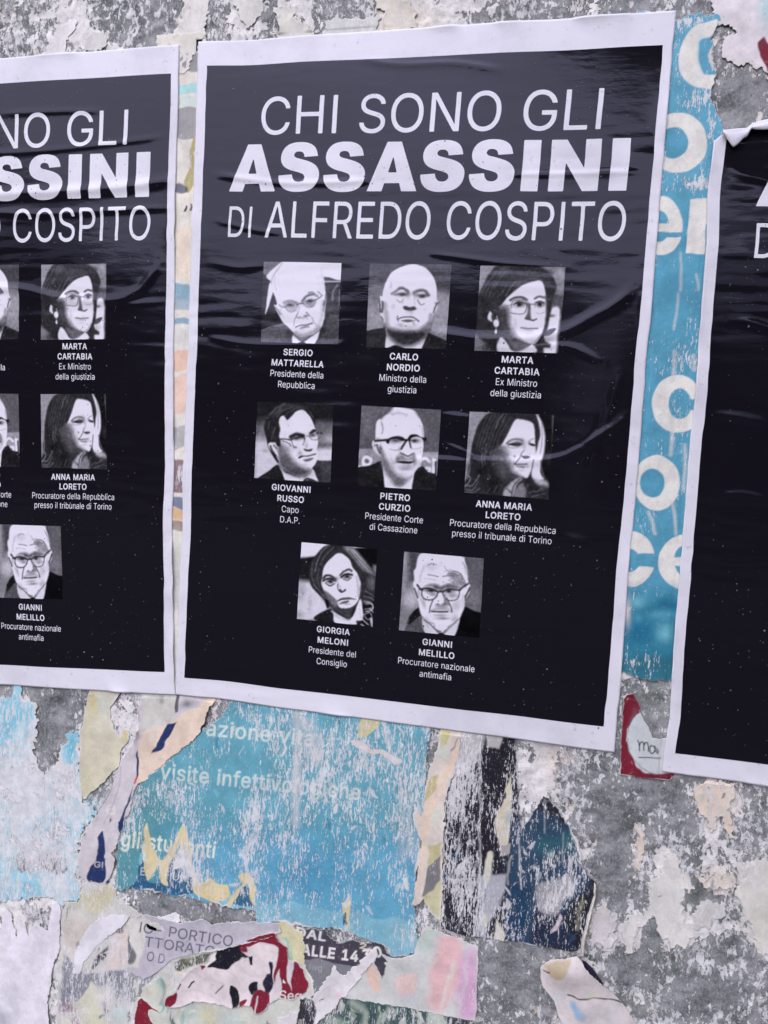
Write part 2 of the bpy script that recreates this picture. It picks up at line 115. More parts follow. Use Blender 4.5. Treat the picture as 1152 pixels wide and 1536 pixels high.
def text_sdf(X, Y, s, x0, y0, x1, y1, cap, bold=(0, 0), up=1.0, track=0.):
    """signed distance (in em units) to the text set between two baseline ends; up=-1 when Y runs downwards"""
    track = track or 1.7 * bold[0]
    wid = sum(GL[c][0] + track for c in s) - track
    L = math.hypot(x1 - x0, y1 - y0); ex, ey = (x1 - x0) / L, (y1 - y0) / L
    lb = min(p[:, 0].min() for p in GL[s[0]][1]); rb = GL[s[-1]][0] - max(p[:, 0].max() for p in GL[s[-1]][1])
    kx = (wid - lb - rb + 2 * bold[0]) / L; ky = (CAP + 2 * bold[1]) / cap
    U = ((X - x0) * ex + (Y - y0) * ey) * kx + lb - bold[0]
    V = (-(X - x0) * ey + (Y - y0) * ex) * up * ky - bold[1]
    if up < 0: V = ((X - x0) * ey - (Y - y0) * ex) * ky - bold[1]
    Fd = np.full(X.shape, -400.)
    bx, by = max(bold[0], 1e-6), max(bold[1], 1e-6); an = bold[0] > 0
    rx = by / bx if an else 1.0            # squeeze x so a wide offset becomes a round one
    cur = 0.
    for c in s:
        adv, polys = GL[c]
        if polys:
            allp = np.vstack(polys); m = 60 + bold[0]
            i = np.nonzero((U > cur + allp[:, 0].min() - m) & (U < cur + allp[:, 0].max() + m) & (V > allp[:, 1].min() - m) & (V < allp[:, 1].max() + m))
            if len(i[0]):
                u, v = U[i] - cur, V[i]; d2 = None; W = None
                for p in polys:
                    q = p * [rx, 1]; d2 = segdist2(u * rx, v, q, True, d2); W = winding(u * rx, v, q, W)
                d = np.sqrt(d2); d = np.where(W != 0, d, -d) + (by if an else 0)
                Fd[i] = np.maximum(Fd[i], d)
        cur += adv + track
    return Fd, CAP / cap
def words(line):
    """one printed line cut into its words, each with its own two ends"""
    s, x0, y0, x1, y1, cap, bold = line; ink = []; cur = 0.
    for c in s:
        a, ps = GL[c]
        ink.append((cur + min(p_[:, 0].min() for p_ in ps), cur + max(p_[:, 0].max() for p_ in ps)) if ps else None); cur += a
    A, B = ink[0][0], ink[-1][1]; out = []; i = 0
    for w in s.split(' '):
        f0, f1 = (ink[i][0] - A) / (B - A), (ink[i + len(w) - 1][1] - A) / (B - A); i += len(w) + 1
        out.append((w, x0 + (x1 - x0) * f0, y0 + (y1 - y0) * f0, x0 + (x1 - x0) * f1, y0 + (y1 - y0) * f1, cap, bold))
    return out
def mixin(img, i, c, v): img[i] = img[i] * (1 - c[:, None]) + np.asarray(v, float) * c[:, None]
def paint(img, X, Y, ops):
    """lay flat shapes of ink over a picture sampled at X, Y"""
    for o in ops:
        k, v, al, f = o[:4]; v = np.atleast_1d(np.asarray(v, float)); a = np.array(o[4], float) if k != 't' else None
        if k in 'pq':
            P = a.reshape(-1, 2)
            if k == 'p': P = smooth(P)
            i = inbox(X, Y, P, f)
            if not len(i): continue
            c = np.clip(.5 + sdf(X[i], Y[i], P) / f, 0, 1) * al
        elif k == 'l':
            w = o[5]; P = a.reshape(-1, 2)
            if len(P) > 2: P = smooth(P, 4, False)
            i = inbox(X, Y, P, w + f)
            if not len(i): continue
            c = np.clip(.5 + (w / 2 - np.sqrt(segdist2(X[i], Y[i], P, False))) / f, 0, 1) * al
        elif k == 'b':
            x, y, rx, ry = a[:4]; t = radians(a[4]) if len(a) > 4 else 0
            dx, dy = X - x, Y - y
            u = (dx * math.cos(t) + dy * math.sin(t)) / rx; w = (-dx * math.sin(t) + dy * math.cos(t)) / ry
            r = u * u + w * w; i = np.nonzero(r < 6)[0]; c = np.exp(-r[i] * 1.2) * al
        elif k == 't':
            s, x0, y0, x1, y1, cap, bold = o[4]
            m = cap * 1.6; P = np.array([[x0, y0], [x1, y1], [x0, y0 - cap], [x1, y1 - cap]]); i = inbox(X, Y, P, m)
            if not len(i): continue
            Fd, k1 = text_sdf(X[i], Y[i], s, x0, y0, x1, y1, cap, bold, -1)
            c = np.clip(.5 + Fd / (k1 * f), 0, 1) * al
        mixin(img, i, c, v)
    return img
def p(v, *a, al=1, f=10): return ('p', v, al, f, a)
def q(v, *a, al=1, f=8): return ('q', v, al, f, a)
def l(v, w, *a, al=1, f=10): return ('l', v, al, f, a, w)
def b(v, al, *a): return ('b', v, al, 1, a)
def t(v, s, x0, y0, x1, y1, cap, bold=(0, 0), al=1, f=1.2): return ('t', v, al, f, (s, x0, y0, x1, y1, cap, bold))
def ell(cx, cy, rx, ry, a0=0, a1=360, n=28):
    out = []
    for k in range(n):
        w = radians(a0 + (a1 - a0) * k / (n - (a1 - a0 != 360))); out += [cx + rx * math.cos(w), cy + ry * math.sin(w)]
    return out

# smooth random fields -----------------------------------------------------------
def rfield(nx, nz, sx, sz, seed):
    """unit-variance random field, correlation lengths sx, sz in cells (wraps)"""
    r = np.random.default_rng(seed).standard_normal((nz, nx))
    fx = np.fft.fftfreq(nx)[None, :]; fz = np.fft.fftfreq(nz)[:, None]
    g = np.exp(-2 * (math.pi ** 2) * ((fx * sx) ** 2 + (fz * sz) ** 2))
    o = np.fft.ifft2(np.fft.fft2(r) * g).real; return o / o.std()
def bil(Fd, x, z):
    nz, nx = Fd.shape; x = np.mod(x, nx); z = np.mod(z, nz)
    i = np.floor(x).astype(int); j = np.floor(z).astype(int); a = x - i; c = z - j; i %= nx; j %= nz; i2 = (i + 1) % nx; j2 = (j + 1) % nz
    return (Fd[j, i] * (1 - a) + Fd[j, i2] * a) * (1 - c) + (Fd[j2, i] * (1 - a) + Fd[j2, i2] * a) * c
def noise1(s, scale, seed):
    r = np.random.default_rng(seed).standard_normal(4096); x = np.asarray(s) / scale; i = np.floor(x).astype(int); a = x - i; a = a * a * (3 - 2 * a)
    return r[i % 4096] * (1 - a) + r[(i + 1) % 4096] * a
FINE = rfield(512, 512, 1.6, 1.6, 3)

# outline -> mesh ------------------------------------------------------------------
def contour(xs, zs, Fd):
    """faces of the region Fd>0 on a grid, its border cut along Fd=0; returns (u, v, faces)"""
    nz, nx = Fd.shape; ins = Fd > 0
    cnt = ins[:-1, :-1].astype(int) + ins[:-1, 1:] + ins[1:, 1:] + ins[1:, :-1]
    idx = -np.ones(Fd.shape, int); idx[ins] = np.arange(ins.sum())
    jj, ii = np.nonzero(ins); U = list(xs[ii]); V = list(zs[jj])
    fj, fi = np.nonzero(cnt == 4)
    quads = np.stack([idx[fj, fi], idx[fj, fi + 1], idx[fj + 1, fi + 1], idx[fj + 1, fi]], 1)
    faces = quads.tolist(); cut = {}
    pj, pi = np.nonzero((cnt > 0) & (cnt < 4))
    for j, i in zip(pj.tolist(), pi.tolist()):
        cs = ((j, i), (j, i + 1), (j + 1, i + 1), (j + 1, i)); poly = []
        for k in range(4):
            A, B = cs[k], cs[(k + 1) % 4]
            if ins[A]: poly.append(int(idx[A]))
            if ins[A] != ins[B]:
                key = (A, B) if A < B else (B, A)
                if key not in cut:
                    A2, B2 = key; fa, fb = Fd[A2], Fd[B2]; s = min(.97, max(.03, fa / (fa - fb)))
                    cut[key] = len(U); U.append(xs[A2[1]] + s * (xs[B2[1]] - xs[A2[1]])); V.append(zs[A2[0]] + s * (zs[B2[0]] - zs[A2[0]]))
                poly.append(cut[key])
        if len(poly) > 2: faces.append(poly)
    return np.array(U), np.array(V), faces
def border(faces):
    e = {}
    for f in faces:
        for k in range(len(f)):
            a, c = f[k], f[(k + 1) % len(f)]
            if (c, a) in e: del e[(c, a)]
            else: e[(a, c)] = 1
    return list(e)

# scene graph ------------------------------------------------------------------------
def mesh(name, V, faces, mat, parent=None, loc=(0, 0, 0), col=None, wear=None, sm=True, extra=None):
    me = bpy.data.meshes.new(name); V = np.asarray(V, float) - np.asarray(loc, float)
    n = len(faces); ls = np.array([len(f) for f in faces]); lv = np.concatenate([np.asarray(f) for f in faces]) if n else np.zeros(0)
    me.vertices.add(len(V)); me.vertices.foreach_set('co', V.astype(np.float32).ravel())
    me.loops.add(len(lv)); me.loops.foreach_set('vertex_index', lv.astype(np.int32))
    me.polygons.add(n); me.polygons.foreach_set('loop_start', np.concatenate([[0], np.cumsum(ls)[:-1]]).astype(np.int32))
    me.polygons.foreach_set('use_smooth', np.full(n, sm)); me.update(calc_edges=True); me.validate()
    if col is not None:
        at = me.attributes.new('Col', 'FLOAT_COLOR', 'POINT'); at.data.foreach_set('color', np.c_[col, np.ones(len(col))].astype(np.float32).ravel())
    for nm, a in ([('wear', wear)] if wear is not None else []) + list((extra or {}).items()):
        at = me.attributes.new(nm, 'FLOAT', 'POINT'); at.data.foreach_set('value', np.asarray(a, np.float32))
    me.materials.append(mat)
    o = bpy.data.objects.new(name, me); SC.collection.objects.link(o)
    if parent is None: o.location = loc
    else: o.parent = parent
    return o
def tag(o, label=None, cat=None, group=None, kind=None):
    for k, v in (('label', label), ('category', cat), ('group', group), ('kind', kind)):
        if v: o[k] = v
    return o
def empty(name, loc, label, cat, group=None):
    o = bpy.data.objects.new(name, None); SC.collection.objects.link(o); o.location = loc; o.empty_display_size = .05
    return tag(o, label, cat, group)
def gridfaces(nx, nz):
    i = np.arange(nx - 1)[None, :] + nx * np.arange(nz - 1)[:, None]
    return np.stack([i, i + 1, i + 1 + nx, i + nx], -1).reshape(-1, 4)

# ------------------------------------------------------------------ materials
class NT:
    def __init__(s, name):
        s.m = bpy.data.materials.new(name); s.m.use_nodes = True; s.t = s.m.node_tree; s.b = s.t.nodes['Principled BSDF']
        s.pos = s.n('ShaderNodeNewGeometry').outputs['Position']
    def n(s, k, **kw):
        nd = s.t.nodes.new(k)
        for a, v in kw.items(): setattr(nd, a, v)
        return nd
    def k(s, a, c):
        if isinstance(a, (int, float)): c.default_value = a
        elif isinstance(a, tuple): c.default_value = a + (1,) if len(c.default_value) == 4 and len(a) == 3 else a
        else: s.t.links.new(a, c)
    def math(s, op, a, c=0, d=0, clamp=False):
        nd = s.n('ShaderNodeMath', operation=op, use_clamp=clamp); s.k(a, nd.inputs[0]); s.k(c, nd.inputs[1]); s.k(d, nd.inputs[2]); return nd.outputs[0]
    def noise(s, sc, det=4, rough=.6, scale=(1, 1, 1), off=(0, 0, 0), dist=0., lac=2.):
        mp = s.n('ShaderNodeMapping'); s.k(s.pos, mp.inputs[0]); mp.inputs['Scale'].default_value = scale; mp.inputs['Location'].default_value = off
        nd = s.n('ShaderNodeTexNoise'); s.k(mp.outputs[0], nd.inputs['Vector'])
        for kk, v in (('Scale', sc), ('Detail', det), ('Roughness', rough), ('Distortion', dist), ('Lacunarity', lac)): nd.inputs[kk].default_value = v
        return nd.outputs['Fac']
    def ramp(s, x, lo, hi, a=0., c=1.):
        nd = s.n('ShaderNodeMapRange', interpolation_type='SMOOTHSTEP'); s.k(x, nd.inputs[0])
        for kk, v in zip((1, 2, 3, 4), (lo, hi, a, c)): s.k(v, nd.inputs[kk])
        return nd.outputs[0]
    def mix(s, f, a, c, mode='MIX'):
        nd = s.n('ShaderNodeMix', data_type='RGBA', blend_type=mode); s.k(f, nd.inputs[0]); s.k(a, nd.inputs[6]); s.k(c, nd.inputs[7]); return nd.outputs[2]
    def attr(s, name, out='Fac'): return s.n('ShaderNodeAttribute', attribute_name=name).outputs[out]
    def bump(s, h, dist, strength=1., prev=None):
        nd = s.n('ShaderNodeBump'); nd.inputs['Strength'].default_value = strength; nd.inputs['Distance'].default_value = dist; s.k(h, nd.inputs['Height'])
        if prev is not None: s.k(prev, nd.inputs['Normal'])
        return nd.outputs[0]
    def out(s, col, rough=.6, normal=None, spec=.5):
        s.k(col, s.b.inputs['Base Color']); s.k(rough, s.b.inputs['Roughness']); s.b.inputs['Specular IOR Level'].default_value = spec
        if normal is not None: s.k(normal, s.b.inputs['Normal'])
        return s.m
def m_poster(name, col, rough, attr=False, grain=0., stain=False):
    """coated poster stock: same fine cockling whatever is printed on it"""
    T = NT(name); c = T.attr('Col', 'Color') if attr else col
    if stain: c = T.mix(T.math('MULTIPLY', T.ramp(T.noise(8, 6, .65, off=(3, 1, 1)), .44, .68), .6), c, (.63, .62, .63)); c = T.mix(T.math('MULTIPLY', T.ramp(T.noise(110, 6, .75, off=(1, 2, 3)), .60, .68), .55), c, (.46, .44, .43))
    if grain: c = T.mix(1., c, T.mix(T.noise(900, 2), (1 - grain,) * 3, (1 + grain,) * 3), 'MULTIPLY')
    n = T.bump(T.noise(1, 3, .5, (26, 26, 90)), .00020)
    n = T.bump(T.noise(300, 2, .6), .00002, 1., n)
    r = T.ramp(T.noise(9, 3), .3, .7, rough - .03, rough + .05)
    T.b.inputs['Specular Tint'].default_value = (.76, .79, 1, 1)
    return T.out(c, r, n, .27)
M_BLACK = m_poster('black_ink', (.0082, .0072, .0102), .09)
M_WHITE = m_poster('white_paper', (.80, .80, .80), .3, stain=True)
M_PHOTO = m_poster('printed_halftone', (.5, .5, .5), .09, True, .12)
def m_print(name, spec=.25):
    """an old bill: ink (Col) worn away in vertical streaks where 'wear' is high"""
    T = NT(name); c = T.attr('Col', 'Color'); w = T.attr('wear')
    st = T.noise(1, 5, .62, (560, 560, 105), (3.1, 0, 1.7), .4); s2 = T.noise(1, 5, .6, (190, 190, 30), (8, 1, 2), .5); sp = T.noise(420, 4, .7, (1, 1, .6), (9, 2, 4)); big = T.noise(13, 5, .62, (1, 1, .6), (5, 5, 5))
    v = T.math('ADD', T.math('ADD', T.math('MULTIPLY', st, .38), T.math('MULTIPLY', s2, .26)), T.math('ADD', T.math('MULTIPLY', sp, .22), T.math('MULTIPLY', big, .36)))
    v = T.math('ADD', v, T.math('MULTIPLY', T.math('SUBTRACT', w, .5), .36))
    mask = T.ramp(v, .615, .655)                                   # ink rubbed through to the pulp
    v3 = T.math('ADD', T.math('MULTIPLY', T.noise(30, 7, .7, (1, 1, .7), (3, 3, 3), .8), .8), T.math('ADD', T.math('MULTIPLY', sp, .2), T.math('MULTIPLY', T.math('SUBTRACT', w, .5), .34)))
    m3 = T.ramp(v3, .625, .636)                                     # whole skin torn off
    und = T.mix(T.ramp(T.noise(60, 6, .7), .35, .65), D(204, 202, 218), D(232, 229, 242))
    dirty = T.mix(1., c, T.mix(T.ramp(T.noise(26, 7, .72), .3, .7), (.84, .84, .84), (1.14, 1.14, 1.14)), 'MULTIPLY')
    dirty = T.mix(T.math('MULTIPLY', T.ramp(T.noise(240, 4, .7, off=(2, 6, 1)), .58, .68), .16), dirty, D(200, 198, 208)); dirty = T.mix(T.math('MULTIPLY', T.ramp(T.noise(190, 5, .75, off=(5, 1, 7)), .60, .70), .35), dirty, D(84, 80, 92))
    col = T.mix(T.math('MULTIPLY', mask, .85), dirty, und)
    col = T.mix(m3, col, T.mix(T.ramp(T.noise(90, 5, .7, off=(1, 1, 1)), .4, .6), D(214, 211, 224), D(234, 231, 244)))
    n = T.bump(T.math('SUBTRACT', 1., m3), .0006, .9); n = T.bump(T.math('SUBTRACT', 1., mask), .0002, .7, n); n = T.bump(T.noise(1, 4, .6, (60, 60, 25)), .002, .7, n); n = T.bump(T.noise(500, 4, .7), .0003, .7, n)
    return T.out(col, T.ramp(T.noise(22, 3), .3, .7, .45, .75), n, spec)
M_PRINT = m_print('weathered_print')
def m_wall():
    T = NT('plaster_with_paper_residue'); cov = T.attr('wear'); tint = T.attr('Col', 'Color')
    big = T.noise(10, 9, .66, (1, 1, .8), (1, 1, 1), .8); mid = T.noise(38, 8, .70, (1, 1, .75), (4, 4, 4), .9); fin = T.noise(300, 5, .72, (1, 1, .7), (8, 8, 8))
    streak = T.noise(1, 6, .68, (190, 190, 40), (2, 2, 9), .6); haze_ = T.noise(19, 7, .68, (1, 1, .7), (11, 2, 5), .6)
    f1 = T.noise(115, 7, .72, (1, 1, .72), (5, 1, 8), .35)
    base = T.mix(T.ramp(T.noise(22, 8, .72, off=(7, 7, 7)), .36, .64), D(94, 96, 104), D(150, 150, 163))
    base = T.mix(T.math('MULTIPLY', T.ramp(T.noise(7, 5, .6, off=(1, 7, 3)), .5, .66), .45), base, D(104, 114, 114))
    base = T.mix(T.math('MULTIPLY', T.ramp(fin, .50, .62), .6), base, D(170, 170, 182)); base = T.mix(T.math('MULTIPLY', T.ramp(T.noise(230, 5, .75, off=(3, 9, 1)), .56, .66), .65), base, D(70, 71, 80))
    base = T.mix(T.math('MULTIPLY', T.ramp(T.math('ADD', haze_, T.math('MULTIPLY', cov, .18)), .56, .72), .35), base, D(184, 183, 197))   # dried paste film
    v1 = T.math('ADD', T.math('MULTIPLY', mid, .30), T.math('ADD', T.math('MULTIPLY', streak, .2), T.math('MULTIPLY', f1, .50)))
    v1 = T.math('ADD', v1, T.math('MULTIPLY', T.math('SUBTRACT', cov, .5), .24)); m1 = T.ramp(v1, .496, .512)
    v2 = T.math('ADD', T.math('MULTIPLY', big, .5), T.math('ADD', T.math('MULTIPLY', mid, .35), T.math('MULTIPLY', f1, .22)))
    v2 = T.math('ADD', v2, T.math('MULTIPLY', T.math('SUBTRACT', cov, .5), .42)); m2 = T.ramp(v2, .566, .576)
    pulp = T.mix(T.ramp(T.noise(24, 5, .6, off=(6, 1, 2)), .35, .65), D(204, 203, 219), D(228, 225, 239))
    pulp = T.mix(T.ramp(T.noise(13, 4, .6, off=(2, 8, 2)), .58, .70), pulp, D(214, 198, 197))
    flake = T.mix(T.ramp(T.noise(70, 7, .74, off=(1, 5, 5)), .3, .7), (.84, .84, .85), (1.12, 1.12, 1.12)); flake = T.mix(1., tint, flake, 'MULTIPLY')
    flake = T.mix(T.math('MULTIPLY', T.ramp(T.noise(150, 5, .75, off=(4, 4, 9)), .58, .68), .4), flake, D(140, 138, 150))
    col = T.mix(T.math('MULTIPLY', m1, .92), base, pulp); col = T.mix(m2, col, flake)
    edge = T.math('MULTIPLY', T.ramp(v2, .554, .566), T.math('SUBTRACT', 1., T.ramp(v2, .566, .572))); col = T.mix(T.math('MULTIPLY', edge, .4), col, D(92, 92, 104))   # grime caught along the flakes
    n = T.bump(T.noise(75, 6, .6, off=(3, 3, 3)), .0020, .8); n = T.bump(fin, .0007, .6, n); n = T.bump(m1, .0003, .8, n); n = T.bump(m2, .0010, 1., n)
    return T.out(col, .85, n, .15)
M_WALL = m_wall()
def m_plain(name, a, c, sc, rough=.8, spec=.3):
    T = NT(name); x = T.noise(sc, 6, .65)
    return T.out(T.mix(T.ramp(x, .35, .65), a, c), rough, T.bump(x, .01, .5), spec)

# ------------------------------------------------------------------ the eight printed portraits, read in enlarged picture points
PORT=[]
PORT.append((384,384,(105,72,1030,88,990,1065,65,1035),.2,[
 q(.45,80,60,345,70,140,240,80,215),
 p(.95,330,70,140,238,190,310,165,360,122,690,150,640,215,455,280,400,420,80),
 q(.93,700,60,1060,80,1025,298,940,290,880,262,815,258,760,150),
 q(.28,820,255,880,260,1020,310,1025,720,830,690), q(.2,850,330,1030,330,1010,560,860,560,al=.6,f=60),
 l(.9,14,828,312,1022,312), l(.62,16,985,350,935,440,920,530,f=22), l(.55,16,1015,420,1005,590,f=20),
 p(.37,50,910,180,870,340,818,470,950,480,1075,50,1060), l(.65,8,75,895,200,850,340,820), p(.26,380,900,460,960,470,1070,390,1060,al=.7,f=40),
 p(.3,840,690,900,690,1000,720,1000,1090,680,1090,740,910), l(.5,10,900,700,960,725,1000,722,f=14), p(.2,690,1070,760,880,850,700,860,780,760,1080,al=.7,f=40),
 p(.95,448,955,555,1030,620,1010,765,895,690,1080,465,1070),
 p(.4,440,930,520,1010,570,1022,650,990,770,890,740,840,560,940), q(.12,518,1045,560,1030,598,1042,615,1090,500,1090),
 p(.97,330,80,560,60,740,85,800,170,825,300,840,420,852,470,852,530,838,640,825,750,785,860,700,935,580,975,520,968,460,930,400,860,335,805,290,730,250,650,225,590,262,583,240,500,212,430,190,310,230,180),
 q(.25,212,440,240,500,262,580,222,590,205,520),
 l(.88,40,300,300,520,272,780,236,al=.6,f=60), l(.84,30,790,160,806,280,822,400,al=.8,f=30), l(.66,12,330,92,250,190,205,270,200,340,f=18), l(.8,16,240,250,236,330,262,430,f=24), l(.82,12,280,260,285,380,300,470,f=20,al=.7), l(.86,14,420,150,560,130,700,150,f=24,al=.7), l(.85,12,740,240,770,330,790,420,f=20,al=.8),
 l(.5,16,238,610,272,655,300,705), l(.75,20,300,640,330,740,al=.7,f=20), l(.4,18,848,455,838,540,815,660), l(.3,14,820,540,812,600),
 l(.55,26,350,562,420,545,500,565,f=18), l(.35,26,565,545,620,485,700,462,f=16), l(.5,20,640,445,690,440,750,490,f=18), l(.5,14,755,430,790,470),
 b(.5,.9,425,600,80,40,0), b(.45,.9,650,565,80,45,-10), b(.15,.9,420,594,40,18,0), b(.15,.9,655,545,42,18,-12), b(.65,.7,440,650,60,30), b(.6,.7,660,600,50,26),
 l(.35,10,290,590,325,618,375,615), l(.3,14,500,592,530,577,575,572), l(.3,10,690,545,765,508,805,478), l(.5,9,365,620,405,672,465,668,505,605), l(.5,9,580,585,620,618,690,605,722,540), l(.55,8,370,575,430,560,495,580),
 l(.5,14,508,690,498,735,530,748), b(.3,.9,605,728,26,16), b(.35,.8,535,742,20,10), l(.4,14,612,680,650,722), b(.7,.7,570,750,70,24), l(.75,30,520,620,510,690,al=.6,f=24),
 l(.35,15,483,858,540,835,620,830,685,812), l(.5,22,545,872,600,855,640,852,f=14), l(.55,12,500,710,470,780,462,840), l(.7,16,670,730,700,790,730,840,f=18),
 l(.55,50,480,935,560,965,680,925,760,860,al=.8,f=40), l(.7,40,800,560,802,700,760,840,al=.7,f=40), b(.8,.6,560,900,60,20)]))
PORT.append((542,388,(105,60,1085,75,1015,1085,60,1065),.3,[
 q(.3,0,0,1152,0,1152,400,0,320,f=60), q(.55,0,330,1152,400,1100,1152,0,1152,f=90), b(.7,.7,250,700,250,260), b(.68,.7,980,640,200,230), b(.42,.7,150,420,160,110), q(.3,1000,60,1100,60,1100,400,860,380,al=.7,f=60),
 q(.2,40,870,300,822,300,1100,40,1100), p(.18,740,900,810,895,900,930,1040,1000,1060,1110,700,1110),
 q(.92,300,915,420,1030,560,1050,800,900,725,1090,285,1070), p(.14,300,1080,420,1040,520,1075,560,1110,300,1110),
 p(.95,625,68,520,90,430,130,340,200,290,310,265,400,258,450,215,465,210,560,225,620,240,700,262,730,290,800,300,900,360,980,450,1030,560,1050,680,1010,790,900,830,800,860,690,900,620,935,520,910,500,910,420,900,320,860,210,790,130,710,85),
 p(.27,285,790,340,830,450,860,560,880,680,870,770,800,840,760,800,900,690,1010,560,1055,440,1030,350,960,300,900,f=60),
 b(.15,.8,590,930,200,80), l(.6,40,290,540,300,680,320,800,al=.9,f=50), l(.55,40,840,680,810,790,760,860,al=.9,f=40),
 l(.3,18,215,470,225,560,232,640), l(.3,26,258,520,262,580,250,640,f=18), l(.35,18,935,520,895,570,870,650), b(.3,.8,905,540,24,20), l(.4,14,240,700,262,735),
 l(.5,28,370,425,420,390,480,352,560,385,f=18), l(.35,24,455,362,510,362,570,400,f=16), l(.35,34,635,410,700,385,770,390,810,440,f=18), 
 b(.3,.95,500,430,80,26), b(.15,.8,505,428,36,16), b(.5,.8,560,420,30,50), b(.35,.95,740,450,76,28), b(.12,.8,740,452,36,18), b(.5,.8,650,420,30,40), l(.35,10,400,440,470,420,545,430), l(.4,10,680,440,740,430,815,450),
 l(.6,12,430,500,470,525,510,490), l(.5,14,680,500,715,555,760,540), b(.75,.7,390,580,30,40), b(.78,.6,760,610,40,14), b(.7,.6,360,330,20,40),
 p(.32,505,578,540,572,580,590,640,578,662,605,640,622,580,635,520,615), b(.2,.6,600,605,60,14), b(.75,.6,590,650,60,24), 
 l(.3,16,440,730,490,708,560,705,630,710,690,755), p(.36,480,745,560,735,640,750,560,768), l(.5,16,440,690,435,730,450,750), l(.72,26,630,770,640,800), b(.6,.7,480,800,60,30), b(.92,.8,570,720,60,8),
 b(.85,.8,580,820,90,30), l(.8,20,500,540,510,480,al=.6), l(.75,14,640,470,645,560,al=.6), b(.8,.5,860,380,12,30)]))
PORT.append((704,392,(135,57,1150,72,1075,1105,62,1075),.2,[
 q(.62,100,30,420,30,250,180,110,420,f=30), q(.55,850,40,1170,60,1140,420,1000,420,f=60), b(.72,.8,1080,120,60,60), p(.3,590,90,800,85,950,110,1010,150,900,170,700,140,al=.8,f=30),
 q(.35,980,420,1150,420,1130,560,960,560,f=50), p(.95,960,600,1020,545,1080,570,1085,700,1060,900,1040,1110,900,1110,920,800,f=30), b(.35,.9,985,655,45,20), p(.3,880,870,960,820,1040,810,1010,860,930,900), b(.7,.6,950,940,60,50), q(.25,740,960,880,880,920,960,985,1000,975,1040,760,1035,f=20),
 q(.5,50,880,90,880,200,1000,330,1090,50,1090,f=40), b(.15,.8,280,1040,160,50),
 p(.22,340,60,480,50,650,70,860,90,980,160,1040,300,1010,430,980,560,940,800,920,860,860,950,700,1020,400,920,250,960,110,900,110,700,110,430,170,280,240,150,f=20),
 b(.3,.7,600,170,300,90), b(.36,.6,400,120,150,80,-30),
 p(.95,740,250,850,232,890,290,912,400,915,600,900,760,870,880,800,980,740,995,640,970,520,900,420,860,380,720,360,600,440,450,560,345,650,285,f=14),
 p(.28,330,560,460,560,490,760,560,900,640,985,500,960,380,880,340,720,f=70), 
 p(.93,370,920,440,960,540,1080,720,1020,760,1000,790,1100,360,1100,f=20), p(.42,460,930,560,960,720,1000,640,1060,540,1070,f=40), b(.9,.7,420,1040,50,40),
 p(.9,245,605,275,640,285,720,250,720,218,680), p(.3,268,640,300,690,285,740,262,690), p(.92,290,715,320,700,352,730,345,780,310,790,285,750), l(.8,14,325,665,340,710), l(.7,6,322,790,322,830), p(.95,320,815,335,850,320,875,305,850), 
 p(.55,500,850,560,780,540,700,560,900,700,985,560,940,al=.5,f=60),
 l(.25,28,490,465,540,440,620,430,690,462,f=14), l(.3,26,785,450,840,425,912,440,f=14), b(.55,.5,610,470,90,24),
 b(.3,.95,600,520,70,34), b(.1,.95,598,520,34,26), l(.12,12,530,520,590,488,650,500,690,520), b(.3,.9,850,515,56,32), b(.1,.95,845,520,30,28), l(.15,12,795,500,850,482,895,500), b(.95,.8,560,530,14,12), b(.95,.8,872,520,10,12),
 l(.35,9,505,560,515,490,560,465,660,470,690,520,675,600,640,632,560,635,490,622), l(.5,8,360,545,450,540,505,520), l(.5,8,380,570,470,565), l(.35,10,690,520,730,515,790,520), l(.6,7,800,620,850,632,900,610), l(.55,8,780,500,785,560),
 p(.4,690,500,730,520,735,600,740,690,780,700,760,715,690,700,670,680,700,600,f=20), l(.25,14,670,690,700,695,760,710,805,690), b(.3,.7,700,680,30,20), 
 l(.3,13,622,800,700,810,760,806,820,805), b(.6,.6,720,830,80,16), b(.75,.6,700,870,60,12), l(.55,16,860,880,800,960,740,990,al=.7), l(.55,16,910,420,918,600,905,760,al=.6,f=20),
 l(.5,6,150,380,230,250,330,130,al=.8), l(.5,6,290,340,350,240,440,130,al=.8), l(.6,6,430,420,500,310,560,240,al=.9), l(.45,8,330,430,400,370,450,280,al=.8), l(.5,6,190,400,250,300,al=.8), l(.45,6,600,250,700,220,800,215), l(.45,5,240,420,270,330,320,250)]))
